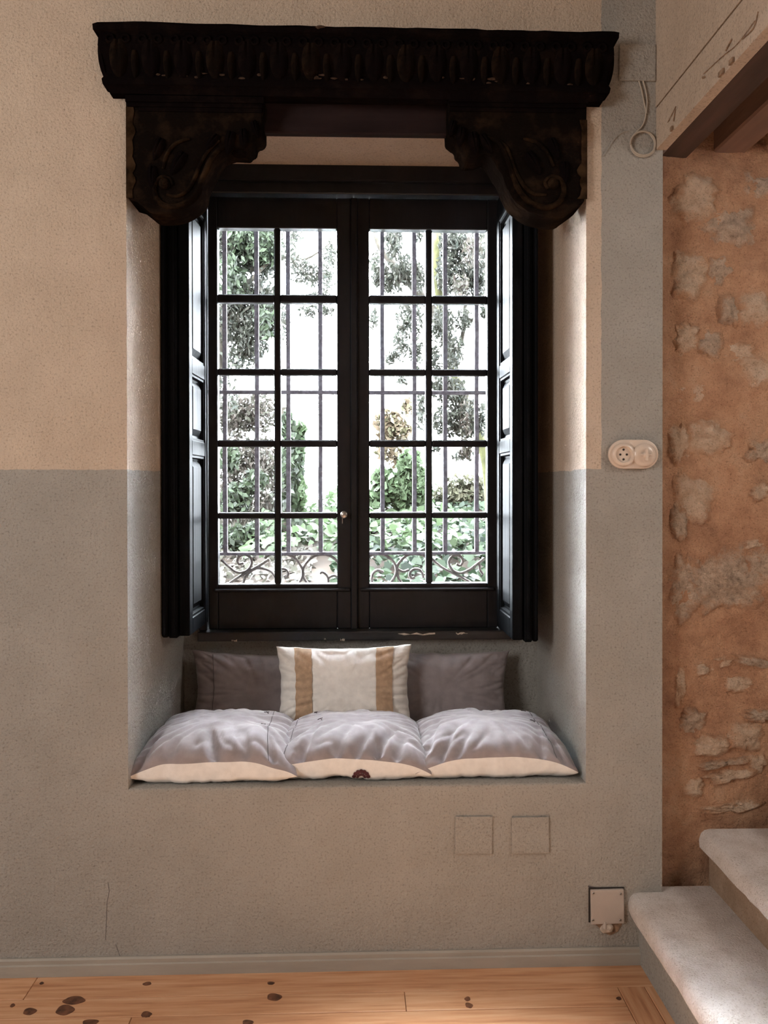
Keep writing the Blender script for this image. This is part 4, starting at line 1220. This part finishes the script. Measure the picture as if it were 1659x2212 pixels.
ivybed('fallen_leaves', 'dry brown leaves littering the bare soil on the left of the garden', -3.0, -.4, 3.5, 9.5, 5200, .075, M['leaf_brown'], 5, .05)

tA = thing('garden_tree', 'leafy green tree hanging over the garden on the left', 'tree', (at(480, 1000, 7).x, 7, ground_z(at(480, 1000, 7).x, 7)))
limb([(455, 1190, 0), (460, 900, 0), (480, 700, 0), (510, 560, 0), (560, 440, 0)], 7, .09, .03, 'trunk', M['bark'], tA)
limb([(470, 760, 0), (520, 640, -.1), (590, 560, -.2), (660, 560, -.2), (720, 520, -.2)], 7, .03, .008, 'branch', M['bark'], tA)
limb([(490, 620, 0), (540, 640, .1), (560, 720, .1)], 7, .02, .006, 'branch', M['bark'], tA)
leafcloud('foliage', [(500, 535, 58, 62, 1300), (565, 545, 45, 60, 1100), (540, 640, 60, 45, 800), (495, 690, 40, 60, 650), (545, 720, 42, 60, 750), (585, 690, 30, 40, 320), (515, 770, 40, 40, 260), (490, 850, 30, 50, 120), (540, 480, 70, 40, 700)], 7, .075, .34, M['leaf_tree'], tA, seed=11)
leafcloud('foliage', [(570, 530, 40, 50, 520), (520, 510, 40, 40, 300), (500, 600, 40, 60, 280), (570, 690, 26, 50, 120)], 6.8, .080, .42, M['leaf_green'], tA, seed=12)
leafcloud('foliage', [(625, 540, 20, 60, 130), (650, 585, 30, 30, 140), (676, 598, 26, 26, 150), (705, 590, 20, 60, 170), (715, 545, 12, 30, 60), (640, 510, 20, 16, 50), (670, 672, 28, 14, 90), (705, 672, 18, 14, 60), (615, 690, 12, 60, 90), (690, 640, 30, 12, 50)], 6.6, .060, .34, M['leaf_tree'], tA, seed=13)

tB = thing('garden_tree', 'tree with a pale leaning trunk and drooping branches on the right of the garden', 'tree', (at(1040, 1000, 6.5).x, 6.5, ground_z(at(1040, 1000, 6.5).x, 6.5)))
limb([(1062, 1180, 0), (1050, 1000, 0), (1012, 880, 0), (978, 800, 0), (958, 700, 0), (945, 600, 0), (944, 520, 0), (946, 430, 0)], 6.5, .055, .042, 'trunk', M['bark_green'], tB)
limb([(958, 700, 0), (910, 640, .1), (870, 592, .1), (840, 560, .1), (815, 520, .1), (805, 450, .1)], 6.5, .06, .022, 'branch', M['bark'], tB)
limb([(978, 800, 0), (1000, 720, -.1), (1010, 600, -.2), (1030, 480, -.2)], 6.5, .03, .012, 'branch', M['bark'], tB)
limb([(990, 830, 0), (996, 880, -.2), (1004, 920, -.3), (1008, 985, -.3)], 6.5, .012, .004, 'branch', M['bark'], tB)
limb([(842, 560, 0), (862, 520, .1), (872, 470, .1)], 6.5, .014, .006, 'branch', M['bark'], tB)
leafcloud('foliage', [(850, 520, 22, 40, 230), (880, 580, 28, 40, 200), (845, 600, 40, 34, 330), (815, 580, 16, 40, 150), (905, 600, 14, 34, 120), (990, 530, 45, 42, 620), (1005, 600, 40, 40, 520), (965, 590, 24, 50, 320), (1043, 560, 12, 76, 240), (1030, 620, 20, 24, 140), (905, 510, 10, 16, 30)], 6.3, .066, .34, M['leaf_tree'], tB, seed=21)
leafcloud('foliage', [(885, 690, 32, 40, 260), (865, 745, 16, 40, 130), (900, 760, 16, 40, 130), (846, 775, 16, 16, 50), (808, 690, 12, 24, 55), (955, 700, 26, 50, 330), (980, 760, 22, 46, 260), (1000, 690, 26, 24, 130), (940, 780, 16, 34, 120), (1045, 675, 10, 16, 40), (870, 820, 12, 14, 30)], 6.2, .062, .34, M['leaf_tree'], tB, seed=22)
leafcloud('foliage', [(955, 840, 26, 30, 260), (985, 850, 26, 34, 260), (965, 910, 30, 40, 330), (1005, 905, 34, 46, 430), (1042, 905, 10, 40, 110), (910, 890, 12, 46, 110), (945, 970, 16, 14, 30), (1000, 985, 26, 14, 50)], 6.0, .064, .34, M['leaf_tree'], tB, seed=23)
leafcloud('foliage', [(1004, 905, 12, 60, 90), (1005, 975, 14, 16, 70), (1020, 540, 24, 40, 130), (995, 620, 20, 30, 100)], 5.9, .062, .34, M['leaf_brown'], tB, seed=24)

def bush(label, Y, blobs, size, asp, mat, seed, stem, cat='bush', name='garden_bush', mat2=None):
    x = at(stem[0], 1050, Y).x
    o = thing(name, label, cat, (x, Y, ground_z(x, min(Y, 9.9))))
    base = Vector((x, Y, ground_z(x, min(Y, 9.9)) - .05)); tp = at(stem[0], stem[1], Y)
    m = MB()
    for k_ in range(5):
        m.tube([base + Vector((.02 * k_, 0, 0)), base.lerp(tp, .5) + Vector(((k_ - 2) * .08, 0, 0)), tp + Vector(((k_ - 2) * .16, .05 * k_, 0))], [.015, .01, .004], 6)
    m.build('stems', M['bark'], o, smooth=True)
    leafcloud('foliage', blobs, Y, size, asp, mat, o, droop=.1, seed=seed)
    return o
bush('dry brown thicket behind the left-hand panes', 8.2, [(510, 900, 45, 46, 700), (560, 890, 40, 50, 500), (520, 1000, 60, 60, 1100), (575, 1020, 40, 80, 800), (500, 1080, 50, 50, 600), (560, 1120, 50, 60, 700)], .075, .4, M['leaf_brown'], 31, (530, 960))
bush('green shrub growing in front of the dry thicket on the left', 6.8, [(495, 990, 22, 30, 160), (510, 1080, 34, 40, 260), (500, 1170, 46, 40, 420), (550, 1040, 30, 30, 120), (540, 1160, 36, 30, 220)], .085, .5, M['leaf_green'], 32, (505, 1100))
bush('orange-leaved shrub behind the upright bars in the middle', 9.4, [(838, 915, 32, 34, 260), (862, 930, 30, 26, 180), (830, 965, 22, 30, 90), (880, 880, 20, 20, 50), (860, 985, 24, 30, 110)], .095, .6, M['leaf_orange'], 33, (845, 980))
bush('yellow-green shrub at the top of the bank on the right', 8.8, [(990, 1075, 46, 26, 420), (1030, 1065, 30, 34, 330), (960, 1080, 30, 30, 220), (1000, 1040, 40, 14, 100)], .095, .55, M['leaf_yellow'], 34, (1000, 1090))
bush('bright climbing ivy mound in the middle of the garden', 8.4, [(885, 1010, 26, 40, 300), (868, 1060, 30, 40, 400), (905, 1050, 24, 40, 360), (830, 1050, 28, 40, 240), (812, 1090, 20, 40, 180)], .11, .75, M['leaf_bright'], 35, (870, 1080), 'ivy', 'ivy_mound')
ti = thing('ivy_clad_trunk', 'grey tree trunk with bright ivy climbing its right side', 'tree', (at(622, 1100, 7.4).x, 7.4, ground_z(at(622, 1100, 7.4).x, 7.4)))
limb([(630, 1300, 0), (626, 1200, 0), (620, 1080, 0), (618, 980, 0), (614, 880, 0)], 7.4, .12, .045, 'trunk', M['bark'], ti)
leafcloud('ivy', [(646, 1000, 10, 60, 160), (648, 960, 10, 30, 60), (642, 1100, 14, 60, 200), (632, 1010, 20, 100, 280), (612, 1020, 14, 120, 200), (618, 920, 20, 30, 120), (652, 1180, 14, 60, 200)], 7.2, .085, .7, M['leaf_green'], ti, seed=36)
leafcloud('ivy', [(652, 925, 8, 16, 40), (650, 970, 8, 24, 60), (652, 1070, 8, 40, 80)], 7.1, .085, .7, M['leaf_bright'], ti, seed=37)

w = MB(); w.box(2.0, 2.3, .81, 6.0, .2, 3.6); struct('wall_sky_blocker', w, M['garden_stone'])  # unseen wall, added to keep sky light off the niche's left side

# low brick pier and a mossy stone wall at the back of the bank
pier = thing('brick_pier', 'low terracotta brick pier standing in the ivy', 'pier', (at(846, 1160, 8.0).x, 8.0, .9))
pa, pb = at(800, 1170, 8.0), at(868, 1118, 8.0)
nr = 5; hh = (pb.z - pa.z) / nr
for i in range(-6, nr):
    xs_ = np.linspace(pa.x, pb.x, 3) if i % 2 == 0 else np.array([pa.x, pa.x + (pb.x - pa.x) * .25, pa.x + (pb.x - pa.x) * .75, pb.x])
    for a, b in zip(xs_[:-1], xs_[1:]):
        m = MB(); m.box(a + .006, b - .006, 8.0 + rf.uniform(0, .012), 8.22, pa.z + hh * i + .006, pa.z + hh * (i + 1) - .004)
        m.build('brick', M['terracotta'], pier, bevel=.005)
sw_ = thing('garden_wall', 'mossy rounded stone wall behind the ivy', 'wall', (at(905, 1160, 8.8).x, 8.8, .8), kind='thing')
rk = random.Random(9)
for px in range(790, 1075, 26):
    for row in range(2):
        a = at(px + 13 * row + rk.uniform(-4, 4), 1150 - 24 * row, 8.8)
        m = MB(); sx_, sz_ = .09 * rk.uniform(.85, 1.15), .075 * rk.uniform(.85, 1.1); sd_ = rk.uniform(0, 9)
        def blob(u, v):
            th, ph = 2 * math.pi * u, math.pi * (v - .5)
            rr = 1 + .18 * noise.noise(Vector((math.cos(th) * 1.4 + sd_, math.sin(th) * 1.4, ph * 1.3)))
            return (a.x + sx_ * rr * math.cos(th) * math.cos(ph), a.y + .10 * rr * math.sin(ph), a.z + sz_ * rr * math.sin(th) * math.cos(ph))
        m.grid(blob, 12, 7); m.build('stone', M['garden_stone'], sw_, smooth=True, weld=True)
